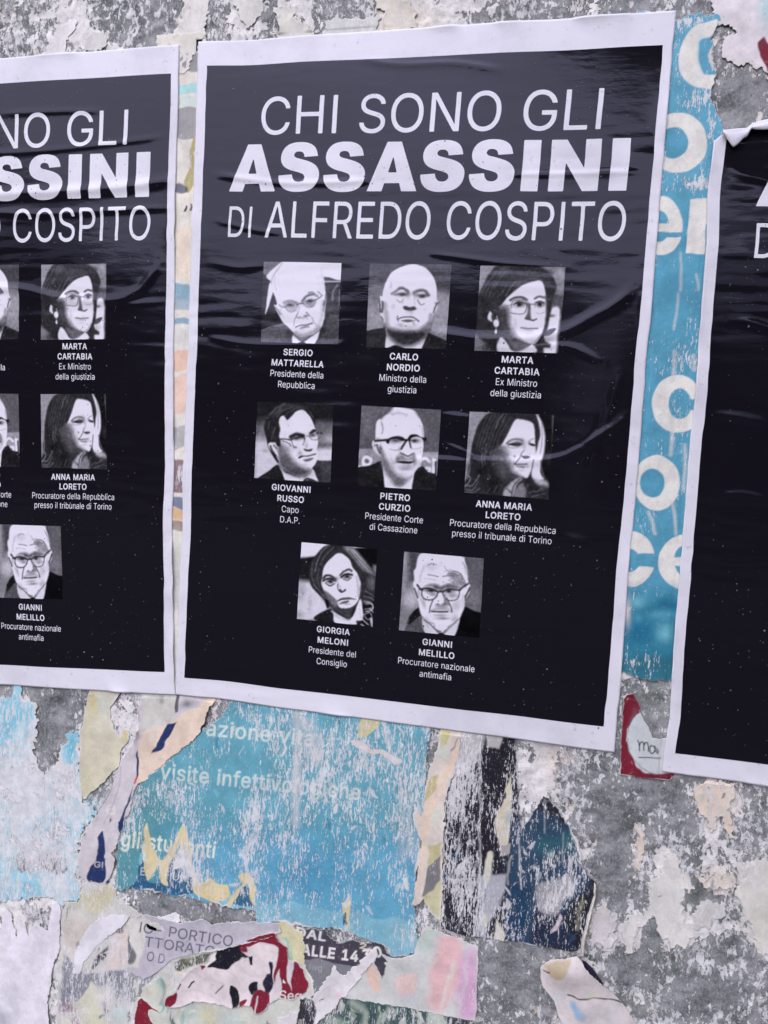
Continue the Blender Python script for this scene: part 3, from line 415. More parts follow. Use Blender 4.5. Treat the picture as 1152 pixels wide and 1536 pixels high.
PORT.append((376,594,(90,70,1000,90,965,1040,55,985),.15,[
 q(.15,60,0,1060,0,1060,300,60,300), q(.5,40,330,400,330,400,1050,40,1050,f=160), q(.85,40,520,400,520,400,1050,40,1000,f=90), b(.6,.8,120,500,120,40), b(.7,.7,200,660,90,20),
 q(.5,700,330,1040,330,1040,780,700,780,f=120), b(.75,.9,960,520,120,60), b(.42,.9,900,590,80,50), q(.88,780,640,1040,620,1040,790,780,790,f=50), b(.35,.8,860,400,100,60),
 p(.16,60,1010,200,920,345,825,420,1050,60,1050), q(.28,790,770,1000,778,1000,1100,740,1060), q(.2,740,860,800,770,860,900,830,1060,760,1060,al=.7,f=40),
 q(.92,350,830,420,920,600,980,740,860,770,900,825,1040,640,1030,420,1010), p(.2,640,1020,680,985,740,995,830,1045,640,1050), b(.5,.7,690,1008,20,12), l(.35,12,650,975,700,930,740,880), 
 p(.93,350,280,450,230,560,180,640,165,710,230,760,330,800,420,815,560,805,640,820,700,790,800,750,860,700,930,600,970,480,920,380,850,330,760,290,700,240,640,230,570,350,560),
 p(.42,340,580,420,600,460,680,560,800,640,860,720,880,700,940,610,975,480,930,380,860,340,780,f=60), b(.25,.8,560,910,140,50,10), b(.3,.7,430,800,70,60,30), b(.6,.7,430,640,70,50),
 p(.17,470,75,330,110,230,190,190,280,170,400,200,520,215,590,250,560,310,560,330,600,370,605,375,540,350,480,365,400,345,310,370,250,410,235,450,290,500,240,560,185,640,165,700,220,760,310,790,390,770,260,720,170,640,100,560,80,f=14),
 b(.35,.8,330,190,90,40,-30), b(.3,.8,540,130,110,30,10), l(.45,8,230,240,300,160,420,100), l(.4,8,330,250,400,180,500,140), l(.4,7,220,400,240,300), l(.4,7,280,480,300,380), l(.38,8,720,190,760,270),l(.36,7,260,520,275,430),l(.36,7,420,250,470,190,560,150),
 p(.9,222,580,250,555,280,580,335,690,330,720,300,700,250,630), l(.2,20,250,600,270,660,310,720), l(.25,14,290,590,320,630), p(.15,215,590,250,650,310,720,345,790,330,800,260,700),
 l(.12,44,490,490,560,458,640,478,f=16), l(.3,22,480,500,520,490), p(.2,715,440,760,400,800,405,790,430,730,455), b(.2,.9,555,510,50,24), b(.15,.9,620,490,34,30), l(.2,16,500,520,560,500,620,490), b(.25,.9,755,470,44,24), b(.15,.8,810,445,26,16),
 l(.2,15,350,522,430,520,500,528), l(.25,10,390,540,470,570,490,600), l(.4,9,500,530,520,600,560,625), l(.3,16,655,490,655,525), l(.45,8,680,480,715,480), l(.4,8,715,470,740,520,790,525,835,515,855,450,800,425), b(.1,1,855,448,14,12), b(.4,.7,540,620,26,12), l(.4,10,640,590,655,545,660,510),
 p(.25,650,630,700,640,750,630,735,660,690,665,655,650), b(.7,.6,680,590,20,40), l(.22,15,590,745,640,722,700,720,785,695), l(.2,22,595,740,620,725), p(.45,640,770,700,752,765,745,720,780,670,788), b(.6,.6,600,690,30,30,-40), b(.75,.7,640,830,60,16), l(.75,10,560,720,600,690)]))
PORT.append((530,600,(105,68,1055,120,995,1085,55,1030),.4,[
 q(.38,0,0,1152,0,1152,620,0,590), q(.45,100,60,400,80,250,400,90,500,f=90,al=.6), q(.62,40,585,400,585,360,760,40,830), q(.62,800,625,1060,625,1010,920,800,900), q(.55,40,700,100,720,60,830,40,830,f=30),
 b(.95,0,0,0,1,1), p(.95,170,668,225,695,232,745,200,790,120,800,108,740,125,690), p(.55,165,705,195,720,200,750,170,765,145,750,145,720), b(.3,.7,175,735,20,20), l(.95,14,62,800,90,795), 
 l(.95,34,920,740,870,700,810,730,800,800,860,850), l(.95,34,860,820,920,820,905,890), q(.95,950,700,1000,710,990,900,945,880), q(.2,985,740,1005,740,1000,900,980,900),
 p(.16,40,830,200,790,350,735,400,900,400,1080,40,1060), p(.16,710,1090,730,900,790,810,850,800,900,860,1010,910,1020,1110), p(.1,60,930,300,950,380,1080,50,1060,al=.4,f=60),
 q(.95,355,770,450,930,560,1040,690,930,735,870,705,1080,380,1050), 
 p(.94,480,92,400,180,300,240,275,340,270,470,232,500,240,570,300,660,340,700,360,790,420,870,500,940,560,1030,690,930,760,840,810,760,840,620,850,480,840,320,790,200,720,120,600,95),
 p(.5,340,560,400,700,520,880,640,940,700,920,640,980,555,1040,460,960,380,850,340,720,f=50), b(.33,.7,560,990,90,40), b(.45,.6,400,780,40,100,-25),
 p(.35,310,215,340,180,380,150,430,110,480,100,440,160,380,190,340,235,al=.8,f=30), l(.6,16,350,400,360,340,340,270,f=18), l(.75,24,470,170,560,160,640,180,f=30), l(.6,12,740,140,790,210,f=20), l(.75,20,830,320,845,440,f=20), b(.6,.7,300,470,36,20),
 p(.85,238,505,290,510,330,600,330,660,290,640,250,580), l(.25,16,290,540,310,610,330,640), l(.3,12,260,545,300,540), b(.3,.8,330,600,20,60),
 l(.1,26,270,490,350,487,430,480), p(.13,400,500,450,450,530,430,600,445,620,475,580,490,520,470,450,480,430,530), b(.3,.9,510,490,80,30), b(.7,.8,490,500,14,10), l(.1,24,600,480,640,480,690,480), p(.13,660,460,700,415,770,415,820,450,880,455,880,480,850,500,820,460,760,440,700,460,680,500), b(.3,.9,750,490,60,28), b(.12,.8,735,490,24,18),
 l(.15,26,640,490,610,540,580,590), l(.2,18,680,500,695,570), l(.6,9,440,590,500,605,570,595), l(.65,8,700,585,760,585,820,570), l(.3,12,850,500,850,540),
 b(.7,.7,560,600,20,40), l(.25,18,570,640,600,650,660,672,700,655,725,640), p(.55,520,690,580,650,650,690,730,650,760,720,740,780,700,730,560,740,510,760,al=.85,f=36), b(.4,.6,540,720,30,40), b(.4,.6,735,690,18,60), p(.15,525,745,600,735,700,740,735,735,690,765,600,765), b(.5,.6,640,830,80,20), b(.6,.6,640,800,110,26), b(.55,.5,480,760,24,80,-20), b(.7,.5,580,900,60,26)]))
PORT.append((690,610,(118,60,1045,98,1055,1115,50,1030),.3,[
 q(.6,60,30,420,60,160,420,110,900,40,900,f=30), q(.12,960,60,1100,60,1100,1120,900,900), b(.25,.6,1060,600,60,60),
 p(.2,340,85,520,75,700,80,900,95,1000,220,1010,420,1000,560,960,700,960,820,1060,900,1050,1110,700,1100,350,1060,60,1030,60,930,90,800,130,560,160,400,220,220,f=16),
 p(.95,920,100,960,150,1000,260,1018,400,1005,540,970,660,960,760,975,830,1000,870,940,880,870,850,855,760,870,640,910,540,940,440,960,320,f=20), p(.85,880,850,960,860,1040,900,1055,960,960,950,900,900,al=.8,f=40), b(.3,.7,1000,980,60,40), l(.5,12,975,200,985,400,960,560,al=.7), l(.4,14,960,650,985,780,1010,850),
 p(.95,660,160,740,155,860,190,890,260,900,400,905,560,880,680,850,780,805,855,720,840,620,800,520,760,440,640,460,520,520,420,590,300,f=16),
 p(.3,380,520,520,480,560,560,580,660,640,780,720,830,760,870,600,890,480,860,400,740,f=60), p(.6,470,480,560,470,600,560,640,680,560,700,480,640,al=.5,f=70),
 p(.22,400,860,560,880,640,880,560,960,520,1070,480,1070,f=40), p(.68,520,1070,540,980,640,890,720,850,740,880,680,930,640,1080,f=20), l(.3,14,620,1070,640,960,690,890,720,870), p(.5,640,1080,690,960,760,920,780,1090,f=30), l(.2,10,560,980,620,1040), l(.3,8,540,1000,600,920),
 l(.4,20,560,440,620,395,720,395,750,410,f=16), p(.16,560,450,640,435,720,430,750,450,700,475,640,470), b(.35,.7,690,440,80,40), b(.5,.8,750,420,24,40), p(.2,825,440,870,445,905,460,890,475,840,468), l(.6,16,850,400,880,385), b(.45,.7,830,430,18,30), l(.65,10,570,470,620,500,700,490),
 p(.32,725,585,760,590,800,590,840,605,810,625,760,620), l(.45,12,720,600,740,550,760,530), b(.7,.7,770,480,22,60), b(.4,.9,655,598,12,14), l(.35,12,720,610,680,660,650,690), l(.65,12,640,660,630,740), 
 l(.22,12,650,688,720,692,800,688), b(.5,.8,740,720,70,16), b(.75,.6,730,770,50,12), l(.45,10,655,690,690,715,760,740), l(.4,14,880,640,850,780,815,850),
 *[l(.42,6,x,100+(x-300)*.1,x-70-i*9,260+i*12,x-150-i*12,520+i*20,al=.7) for i,x in enumerate((340,380,425,470,510,560,610))], l(.6,9,520,90,460,170,430,260,al=.8), l(.5,7,560,90,510,180), l(.55,10,270,560,260,640,270,720,al=.8), l(.5,9,320,520,290,620,300,700,al=.7), l(.5,8,330,820,360,860), l(.8,8,350,820,365,850),
 p(.13,180,740,400,720,480,860,420,1040,280,900,al=.6,f=70), l(.55,14,90,820,130,860,90,930,60,960), l(.5,12,60,940,140,950,200,880,230,820), l(.5,12,60,990,150,1000,220,900,al=.8), l(.45,10,60,1020,160,1030,240,980), l(.6,10,110,640,120,740,90,860), l(.45,8,400,1040,440,950), l(.5,8,820,1040,870,1010,920,1020,980,980), l(.45,8,860,1080,940,1060,1020,1040), l(.4,8,320,1040,360,980), l(.45,8,780,1000,820,930)]))
PORT.append((436,806,(135,55,1045,140,985,1072,85,972),.1,[
 q(.95,110,20,480,90,300,230,110,260,f=16), q(.12,110,245,300,225,240,500,100,500,f=30), q(.88,60,520,270,520,480,850,300,1000,60,1000,f=60), b(.65,.8,130,640,60,140), b(.75,.6,240,780,24,160), b(.6,.7,110,930,60,60),
 q(.9,640,100,920,130,800,130,660,115), q(.07,780,130,1080,130,1080,450,980,400), q(.5,990,330,1050,330,1040,520,980,440,f=30),
 p(.2,440,95,340,170,270,260,230,400,240,540,300,640,400,740,450,800,520,700,900,800,1000,760,1020,560,1020,430,900,280,800,160,660,100,f=14),
 p(.6,640,110,760,130,860,240,950,360,1015,450,940,420,850,360,760,250,f=40), l(.75,10,760,150,860,270,980,420), l(.3,10,700,150,800,270,900,380), l(.35,10,780,200,900,330,1000,440), p(.5,930,500,1010,480,1000,620,940,600,al=.6,f=50),
 p(.15,290,980,350,910,500,860,545,1020,f=12), p(.15,780,1010,850,1000,870,1060,790,1060), p(.96,500,880,720,980,830,740,870,850,870,980,790,1000,780,1045,550,1025,520,920,f=14), p(.75,500,840,540,900,640,980,720,980,700,1010,560,960,al=.8,f=30),
 p(.27,430,640,500,700,570,790,600,840,700,850,790,790,830,730,760,860,715,985,620,930,500,830,f=30),
 p(.97,575,190,640,205,710,270,750,360,800,420,830,500,850,580,830,700,790,790,720,840,640,850,590,830,540,740,470,690,410,640,385,560,385,480,400,370,450,290,520,220,f=12),
 p(.42,400,630,470,670,540,740,570,800,540,830,480,770,430,700,f=24), l(.6,30,800,480,815,600,820,700,al=.6,f=30), l(.35,10,850,570,850,640), b(.4,.6,840,620,10,30),
 l(.15,26,400,490,430,455,490,458,550,500,f=14), l(.15,22,600,450,640,410,700,385,740,400,f=14), b(.5,.7,470,520,80,40), b(.5,.7,680,462,75,38,-10), p(.5,430,528,470,506,528,518,505,545,458,547), b(.08,.95,484,522,24,24), b(.8,.5,494,514,6,6), l(.1,22,402,522,440,497,490,491,545,520), p(.52,640,474,672,454,718,456,706,484,664,492), b(.08,.95,686,466,22,22), b(.8,.5,695,458,5,5), l(.1,22,612,478,650,447,700,437,745,446), l(.3,16,430,550,480,580,530,555), l(.4,14,640,500,690,515,730,480), b(.85,.8,455,548,30,10), b(.85,.7,430,520,14,10), b(.6,.5,560,500,24,50), 
 l(.35,12,575,560,570,620), p(.25,575,630,600,620,630,640,660,615,670,635,620,665,585,650), b(.7,.6,600,600,20,30), p(.42,565,770,610,730,700,715,750,740,690,740,620,755), p(.3,590,795,640,770,700,760,700,775,640,795), l(.25,12,560,770,620,745,690,740,760,735), l(.5,16,740,740,780,740), b(.6,.6,560,780,20,50), b(.6,.7,680,800,60,12), b(.85,.6,660,835,60,10),
 l(.6,9,450,100,370,190,320,300,300,400,al=.8), l(.5,9,520,120,420,220,360,330,al=.8), l(.45,8,270,300,260,450,300,580,al=.8), l(.4,9,340,380,330,480,360,600), l(.5,8,290,560,360,650,440,740), p(.08,420,740,460,760,470,830,440,840),
 *[l(.8,9,880+15*i,760+20*i,960+8*i,780+10*i,990,840+12*i,900,860+30*i) for i in range(3)], l(.85,12,830,850,850,950,930,1040), l(.8,10,870,900,930,980,980,960), l(.7,10,920,880,980,930,970,1020), l(.75,9,890,1000,950,1050), l(.9,14,850,1040,880,1060), l(.85,10,960,860,1000,900),l(.8,30,975,980,985,1060), l(.6,8,880,700,960,720,1010,760), l(.5,8,900,640,970,680,1010,720)]))
PORT.append((592,820,(120,57,1075,140,1015,1090,55,1000),.5,[
 q(.5,40,20,400,20,400,1000,40,1000), q(.3,170,50,300,70,270,420,180,420,f=60), q(.62,100,80,160,80,120,500,80,500,f=40), b(.85,.9,200,620,110,130), q(.4,800,100,1100,130,1050,830,800,800,f=10), b(.3,.7,850,200,60,100), b(.55,.6,960,640,80,120),
 p(.12,110,1000,160,870,300,725,420,900,380,1060), p(.55,50,860,120,850,170,870,120,1010,40,1010,f=30), p(.35,130,1000,320,820,350,900,365,1040,f=20), p(.06,700,1110,780,860,840,720,960,770,1060,830,1060,1120),
 p(.88,335,850,450,950,540,1040,640,1010,780,860,715,1080,600,1075,540,1045,370,1035), p(.05,500,1060,550,1030,600,1045,620,1085,480,1080),
 p(.96,350,75,280,140,260,250,235,290,240,400,225,440,240,540,280,650,300,760,340,840,440,940,540,1010,600,1015,680,970,780,850,830,740,850,640,900,540,910,460,890,420,880,280,850,170,820,120,600,90,f=16),
 b(.8,.7,440,240,100,60), b(.86,.7,560,220,60,60), l(.78,24,350,240,320,330,300,420,f=24), p(.5,650,310,740,300,820,380,860,470,800,480,720,440,680,400,al=.75,f=44), l(.3,8,640,325,700,320,780,345), l(.3,8,690,290,780,310,820,400), l(.35,8,800,320,840,400,860,470), l(.4,8,820,180,870,270,885,400), l(.6,10,600,230,640,290,700,310), l(.35,8,790,420,830,430,850,480), l(.5,10,400,230,450,200,500,210),l(.6,8,840,240,860,330),
 l(.35,9,400,335,470,345,530,360), l(.3,10,580,352,640,345,710,350), l(.65,9,350,380,420,385,500,400,al=.8), l(.4,10,650,400,690,410,720,440), b(.95,.8,690,405,24,12), l(.7,9,600,300,680,270),
 p(.4,350,490,430,445,520,455,560,470,640,440,720,450,800,500,720,500,620,490,560,540,500,500,420,470,al=.9,f=34), b(.3,.6,500,480,40,40), b(.35,.6,640,480,60,24),
 b(.25,.95,430,525,70,26), b(.08,.9,440,525,30,18), b(.3,.95,660,530,70,28), b(.1,.9,650,535,28,18), b(.5,.8,450,570,60,24), b(.55,.8,700,580,70,30), b(.95,.7,390,585,40,24), b(.9,.6,690,535,12,10),
 l(.12,22,275,455,310,500,340,518), l(.15,20,300,510,420,498,510,530), l(.2,15,330,520,335,590,370,630,450,635,500,600,525,540), l(.12,18,520,538,570,535), l(.15,18,575,545,650,508,780,520), l(.25,13,580,560,600,610,660,640,740,630,770,580,780,525), l(.15,18,780,520,830,480,890,440),
 l(.25,18,240,500,262,560,280,610), l(.2,20,905,490,870,560,850,600), l(.3,16,850,590,850,640), b(.5,.5,290,560,24,60),
 p(.45,600,560,640,640,660,700,600,690,590,640,al=.8,f=24), b(.96,.8,545,620,34,40), b(.25,.9,515,690,22,12), b(.3,.9,590,690,26,12), b(.5,.8,560,710,80,20), p(.5,440,760,520,720,600,720,690,780,640,760,540,760,al=.7,f=36), l(.3,14,460,640,430,720,420,790), l(.25,14,630,620,670,700,690,780), l(.12,17,445,775,540,778,640,780), b(.6,.8,550,820,90,20), b(.4,.7,580,858,90,18), 
 b(.6,.6,350,680,30,80,-20), b(.65,.6,740,700,60,80,20), b(.6,.6,720,860,40,60,35), b(.62,.6,380,880,40,50,-35), l(.3,12,350,870,420,920,500,990,560,1010), l(.35,12,600,1010,680,950,760,870), l(.5,10,640,960,700,920), l(.5,10,420,900,470,920,480,960), b(.75,.5,820,620,20,90)]))

# ------------------------------------------------------------------ the wall
def axis(fine0, fine1, st, lo, hi):
    a = list(np.arange(fine0, fine1 + 1e-9, st)); s = st; x = a[-1]
    while x < hi: s *= 1.25; x = min(hi, x + s); a.append(x)
    s = st; x = a[0]
    while x > lo: s *= 1.25; x = max(lo, x - s); a.insert(0, x)
    return np.array(a)
def build_wall():
    xs = axis(-.46, 1.0, .003, -5.0, 5.0); zs = axis(-.72, 1.2, .003, -BASE_Z, 2.6)
    X, Z = [a.ravel() for a in np.meshgrid(xs, zs)]
    px, py = proj(X, Z)
    far = (X < -.6) | (X > 1.3) | (Z < -.8) | (Z > 1.35)
    px = np.where(far, -900, px); py = np.where(far, -900, py)
    cov = np.full((X.size, 1), .5); tint = np.tile(np.array(D(224, 220, 233)), (X.size, 1))
    paint(cov, px, py, WALL_COVER); paint(tint, px, py, WALL_TINT)
    y = .0012 * bil(FINE, X / .009, Z / .009) + .0008 * bil(FINE, X / .0031 + 50, Z / .0031)
    y = np.where(far, 0, np.abs(y)) * 1.0
    o = mesh('wall', np.c_[X, y, Z + BASE_Z], gridfaces(len(xs), len(zs)), M_WALL, None, (0, 0, 0), tint, cov[:, 0])
    return tag(o, 'rough grey plaster wall mottled with scraped pale paper residue, behind all the bills', 'wall')

# ------------------------------------------------------------------ the three new posters
PW, PH = .68, 1.0064
RIP_S = .002
RIP = rfield(1400, 720, 13, 1.9, 11); RIP2 = rfield(1400, 720, 5, 2.6, 12); BROAD = rfield(1400, 720, 34, 22, 13); MASK = rfield(1400, 720, 36, 26, 14)
def rel_field(Fd, X, Z): return bil(Fd, (X + .9) / RIP_S, (Z + .15) / RIP_S)
FOLDS = []
def fold(amp, wid, *px):
    amp *= .62; wid *= 1.35
    FOLDS.append((amp, wid, unp(smooth(np.array(px, float).reshape(-1, 2), 4, False)) if len(px) > 4 else unp(px)))
fold(.0030, .009, 640, 497, 682, 504, 724, 509, 790, 508, 846, 498, 884, 478, 922, 457, 953, 429)
fold(.0016, .006, 700, 520, 780, 522, 850, 520, 905, 545)
fold(.0024, .008, 600, 690, 660, 691, 700, 693, 748, 692, 825, 690, 866, 676, 902, 652, 943, 625)
fold(.0018, .006, 655, 622, 680, 624, 720, 630); fold(.0016, .006, 655, 662, 690, 676, 720, 690)
fold(.0014, .007, 826, 803, 860, 808, 915, 816); fold(.0012, .007, 905, 610, 885, 700, 930, 560)
fold(.0014, .005, 640, 380, 700, 388, 760, 396, 860, 402); fold(.0016, .006, 310, 505, 360, 515, 420, 518, 520, 516)
fold(.0016, .006, 318, 395, 360, 402, 400, 398); fold(.0018, .006, 320, 262, 372, 270, 440, 276, 560, 272)
fold(.0012, .005, 320, 330, 380, 345, 430, 352); fold(.0013, .005, 760, 262, 840, 262, 960, 258); fold(.0012, .006, 540, 90, 600, 98, 680, 96, 760, 108)
fold(.0030, .009, -60, 432, 25, 434, 92, 448, 168, 452, 207, 438, 232, 406, 238, 390); fold(.0014, .006, 168, 460, 252, 452)
fold(.0014, .006, 150, 662, 180, 658, 206, 648); fold(.0012, .006, 20, 583, 40, 590, 66, 594); fold(.0012, .005, 210, 785, 226, 770, 232, 732)
fold(.0040, .010, -80, 296, 0, 293, 100, 288, 190, 281, 262, 270); fold(.0020, .006, -40, 318, 60, 322, 170, 316, 258, 312)
fold(.0014, .006, 0, 172, 90, 168, 160, 168); fold(.0014, .006, -20, 232, 80, 226, 200, 212, 250, 205)
fold(.0022, .008, 1090, 250, 1112, 262, 1180, 280); fold(.0018, .007, 1086, 480, 1120, 482, 1160, 494, 1240, 500); fold(.0016, .007, 1060, 620, 1110, 626, 1160, 640)
fold(.0018, .008, 1060, 750, 1110, 742, 1170, 756); fold(.0012, .007, 1050, 830, 1100, 838, 1170, 830)
def height(X, Z):
    """how far the wet-pasted paper stands off the wall"""
    m = np.clip(.55 + .42 * rel_field(MASK, X, Z) + .35 * np.clip((Z - .30) / .5, -.9, .7), .08, 1.5) * np.clip((.93 - Z) / .10, .22, 1)
    h = .00010 * m * rel_field(RIP, X, Z) + .00005 * m * rel_field(RIP2, X, Z) + .00055 * rel_field(BROAD, X, Z)
    for amp, wid, P in FOLDS:
        i = inbox(X, Z, P, wid * 3.2)
        if len(i):
            d2 = segdist2(X[i], Z[i], P, False); e = np.ones(len(i))
            for E_ in (P[0], P[-1]): e = np.minimum(e, np.clip(np.hypot(X[i] - E_[0], Z[i] - E_[1]) / .03, .0, 1) ** .7)
            h[i] += amp * e * np.exp(-d2 / (2 * (wid * .42) ** 2))
    return np.maximum(h, -.0009)
S_MID = (lambda u, v: (u, v))
def S_LEFT(u, v):
    c = np.array([[0.9982, 0.072], [-0.0642, 1.0857], [-0.6804, -0.0516], [0.0106, -0.0645], [0.027, -0.0401]])
    A = [u, v, 1, u * v, v * v]; return sum(a * k for a, k in zip(A, c[:, 0])), sum(a * k for a, k in zip(A, c[:, 1]))
def S_RIGHT(u, v): return u + .748 - .0075 * v, v - .0185 - .019 * v
TORN = unp(Zm(880, 0, 3.838, 740, 806, 778, 772, 850, 768, 910, 764, 932, 745, 985, 728, 1050, 711, 1130, 690, 1300, 640, 1700, 600))
class Poster:
    def __init__(s, place, seed, label, torn=False):
        s.place, s.seed, s.torn = place, seed, torn; s.base = .0022
        X, Z = place(np.array([PW / 2]), np.array([0.])); s.loc = (float(X[0]), -.003, float(Z[0]) + BASE_Z)
        s.root = empty('poster', s.loc, label, 'poster', 'white-bordered black posters pasted in a row')
    def pts(s, u, v, off):
        X, Z = s.place(u, v)
        wob = .0008 * noise1(v, .09, s.seed) + .0003 * noise1(v, .02, s.seed + 1); woz = .0006 * noise1(u, .09, s.seed + 2)
        X = X + wob * (2 * u / PW - 1) ; Z = Z + woz * (2 * v / PH - 1)
        d = np.minimum(np.minimum(u, PW - u), np.minimum(v, PH - v)); up = np.clip(.9 * noise1(u * 1.3 + v + .7 * (u > PW / 2), .05, s.seed + 6) + .1, 0, 1.6)
        lift = .0022 * up * np.exp(-np.maximum(d, 0) / .009)            # margins that have come unstuck here and there
        return np.c_[X, -(s.base + off + height(X, Z) + lift), Z + BASE_Z], X, Z
    def part(s, name, u, v, faces, off, mat, **kw):
        V, X, Z = s.pts(u, v, off); px, py = proj(X, Z)
        if px.max() < -360 or px.min() > 1560: return None
        return mesh(name, V, faces, mat, s.root, s.loc, **kw)
    def sheet(s):
        n, m = int(PW / .0024), int(PH / .0024); st = np.linspace(0, 1, n); tt = np.linspace(0, 1, m)
        S, T = np.meshgrid(st, tt)
        # white sheet
        U, V = S * PW, T * PH
        def clip(U, V):
            f = np.minimum(np.minimum(S, 1 - S), np.minimum(T, 1 - T)) + 1e-6
            if s.torn:
                X, Z = s.place(U, V); P = TORN; zt = np.interp(X, P[:, 0], P[:, 1]) + .0008 * noise1(X, .004, 5)
                f = np.minimum(f, zt - .0005 - Z)
            a, c, fc = contour(st, tt, f); return a, c, fc
        a, c, fc = clip(U, V); s.wf = (a, c)
        u, v = a * PW, c * PH
        P, X, Z = s.pts(u, v, 0); eb = border(fc); k = len(P)
        bo = sorted({i for e in eb for i in e}); mp = {i: k + j for j, i in enumerate(bo)}
        Q = P[bo].copy(); Q[:, 1] += .0009
        fc = fc + [[e[1], e[0], mp[e[0]], mp[e[1]]] for e in eb]
        mesh('paper_sheet', np.vstack([P, Q]), fc, M_WHITE, s.root, s.loc)
        # black printed field, a slightly skewed quad
        c4 = np.array([[.0142, .0293], [.6626, .0357], [.6677, .9634], [.0156, .9708]])
        def bq(S, T): return [(1 - S) * (1 - T) * c4[0, i] + S * (1 - T) * c4[1, i] + S * T * c4[2, i] + (1 - S) * T * c4[3, i] for i in (0, 1)]
        U, V = bq(S, T); a, c, fc = clip(U, V); u, v = bq(a, c)
        s.part('black_panel', u, v, fc, .00018, M_BLACK)
    def text(s, name, lines, step, label=None):
        """lines: (string, u0, v0, u1, v1, cap, bold) set as one printed block"""
        Us, Vs, Fs, k = [], [], [], 0
        for (tx, u0, v0, u1, v1, cap, bold) in lines:
            xs = np.arange(min(u0, u1) - .006, max(u0, u1) + .006, step); zs = np.arange(min(v0, v1) - cap * .35, max(v0, v1) + cap * 1.25, step)
            G1, G2 = np.meshgrid(xs, zs); Fd, _ = text_sdf(G1, G2, tx, u0, v0, u1, v1, cap, bold)
            u, v, f = contour(xs, zs, Fd); Us.append(u); Vs.append(v); Fs += [[i + k for i in g] for g in f]; k += len(u)
        u, v = np.concatenate(Us), np.concatenate(Vs)
        if s.torn:
            X, Z = s.place(u, v)
            if (Z > np.interp(X, TORN[:, 0], TORN[:, 1]) - .004).any(): return
        o = s.part(name, u, v, Fs, .00042, M_WHITE)
        if o and label: o['label'] = label
    def portrait(s, k):
        ox, oy, cor, bgv, ops = PORT[k]; n = 150
        c4 = unp(np.array(cor, float).reshape(4, 2) / 8 + [ox, oy])
        if k == 5: c4[1, 0] = .5622
        S, T = [a.ravel() for a in np.meshgrid(np.linspace(0, 1, n), np.linspace(0, 1, n))]
        u, v = [(1 - S) * (1 - T) * c4[3, i] + S * (1 - T) * c4[2, i] + S * T * c4[1, i] + (1 - S) * T * c4[0, i] for i in (0, 1)]
        if k not in PIC:
            px, py = proj(u, v); X, Y = (px - ox) * 8, (py - oy) * 8
            im = paint(np.full((X.size, 1), float(bgv)), X + 2 * bil(FINE, X / 22, Y / 22), Y + 2 * bil(FINE, X / 22 + 90, Y / 22), [(*o[:2], o[2] * (.92 if o[0] == 'l' else 1), o[3] * 1.15, *o[4:]) for o in ops])[:, 0]
            im = im.reshape(n, n); pad = np.pad(im, 2, mode='edge'); kr = np.array([.02, .20, .56, .20, .02])
            pad = sum(kr[a] * pad[a:a + n, :] for a in range(5)); im = sum(kr[a] * pad[:, a:a + n] for a in range(5)).ravel()
            im = im + 0.02 * bil(FINE, X / 4.3, Y / 4.3) * im * (1.02 - im) * 3 + .008 * bil(FINE, X / 30, Y / 30)
            im = im + .02 * bil(FINE, X / 7, Y / 7) * (1 - im) * im * 4 + .006 * bil(FINE, X / 16, Y / 16)
            g = .82 * np.clip(im * 1.07, .05, 1) ** 2.2
            PIC[k] = np.c_[g, g * .985, g * 1.0]
        o = s.part('portrait', u, v, gridfaces(n, n), .00032, M_PHOTO, col=PIC[k])
        if o: o['label'] = FACE_LABEL[k]
PIC = {}
FACE_LABEL = ['portrait of a white-haired man in rimless glasses', 'portrait of a bald man looking down his nose', 'portrait of a dark-haired woman with glasses and earring',
              'portrait of a dark-haired man in thin glasses turned right', 'portrait of a bearded man in dark-browed glasses', 'portrait of a long-haired woman looking right',
              'portrait of a woman with head tilted and parted hair', 'portrait of a grey-bearded man in round-cornered glasses']
TITLE = [('title_lettering', 'thin capitals of first heading line', [('CHI SONO GLI', .1057, .8688, .5960, .8591, .0535, (0, 0))]),
         ('title_lettering', 'heavy capitals of the second heading line', [('\uff21\uff33\uff33\uff21\uff33\uff33\uff29\uff2e\uff29', .0590, .7872, .6356, .7768, .0690, (0, 0))]),
         ('title_lettering', 'narrow capitals of the third heading line', [('DI', .0600, .7198, .0970, .7190, .0455, (0, 0)), ('ALFREDO COSPITO', .1192, .7186, .6376, .7104, .0525, (0, 0))])]
CAPS = [('SERGIO|MATTARELLA|Presidente della|Repubblica', (.180, .5441), .0161, -.0125), ('CARLO|NORDIO|Ministro della|giustizia', (.3428, .5424), .0158, -.0125),
        ('MARTA|CARTABIA|Ex Ministro|della giustizia', (.507, .5424), .0159, -.013), ('GIOVANNI|RUSSO|Capo|D.A.P.', (.1795, .3392), .0161, -.006),
        ('PIETRO|CURZIO|Presidente Corte|di Cassazione', (.342, .3369), .0156, -.006), ('ANNA MARIA|LORETO|Procuratore della Repubblica|presso il tribunale di Torino', (.5012, .3352), .0152, -.006),
        ('GIORGIA|MELONI|Presidente del|Consiglio', (.2577, .1264), .0167, 0.), ('GIANNI|MELILLO|Procuratore nazionale|antimafia', (.4179, .1245), .0162, 0.)]
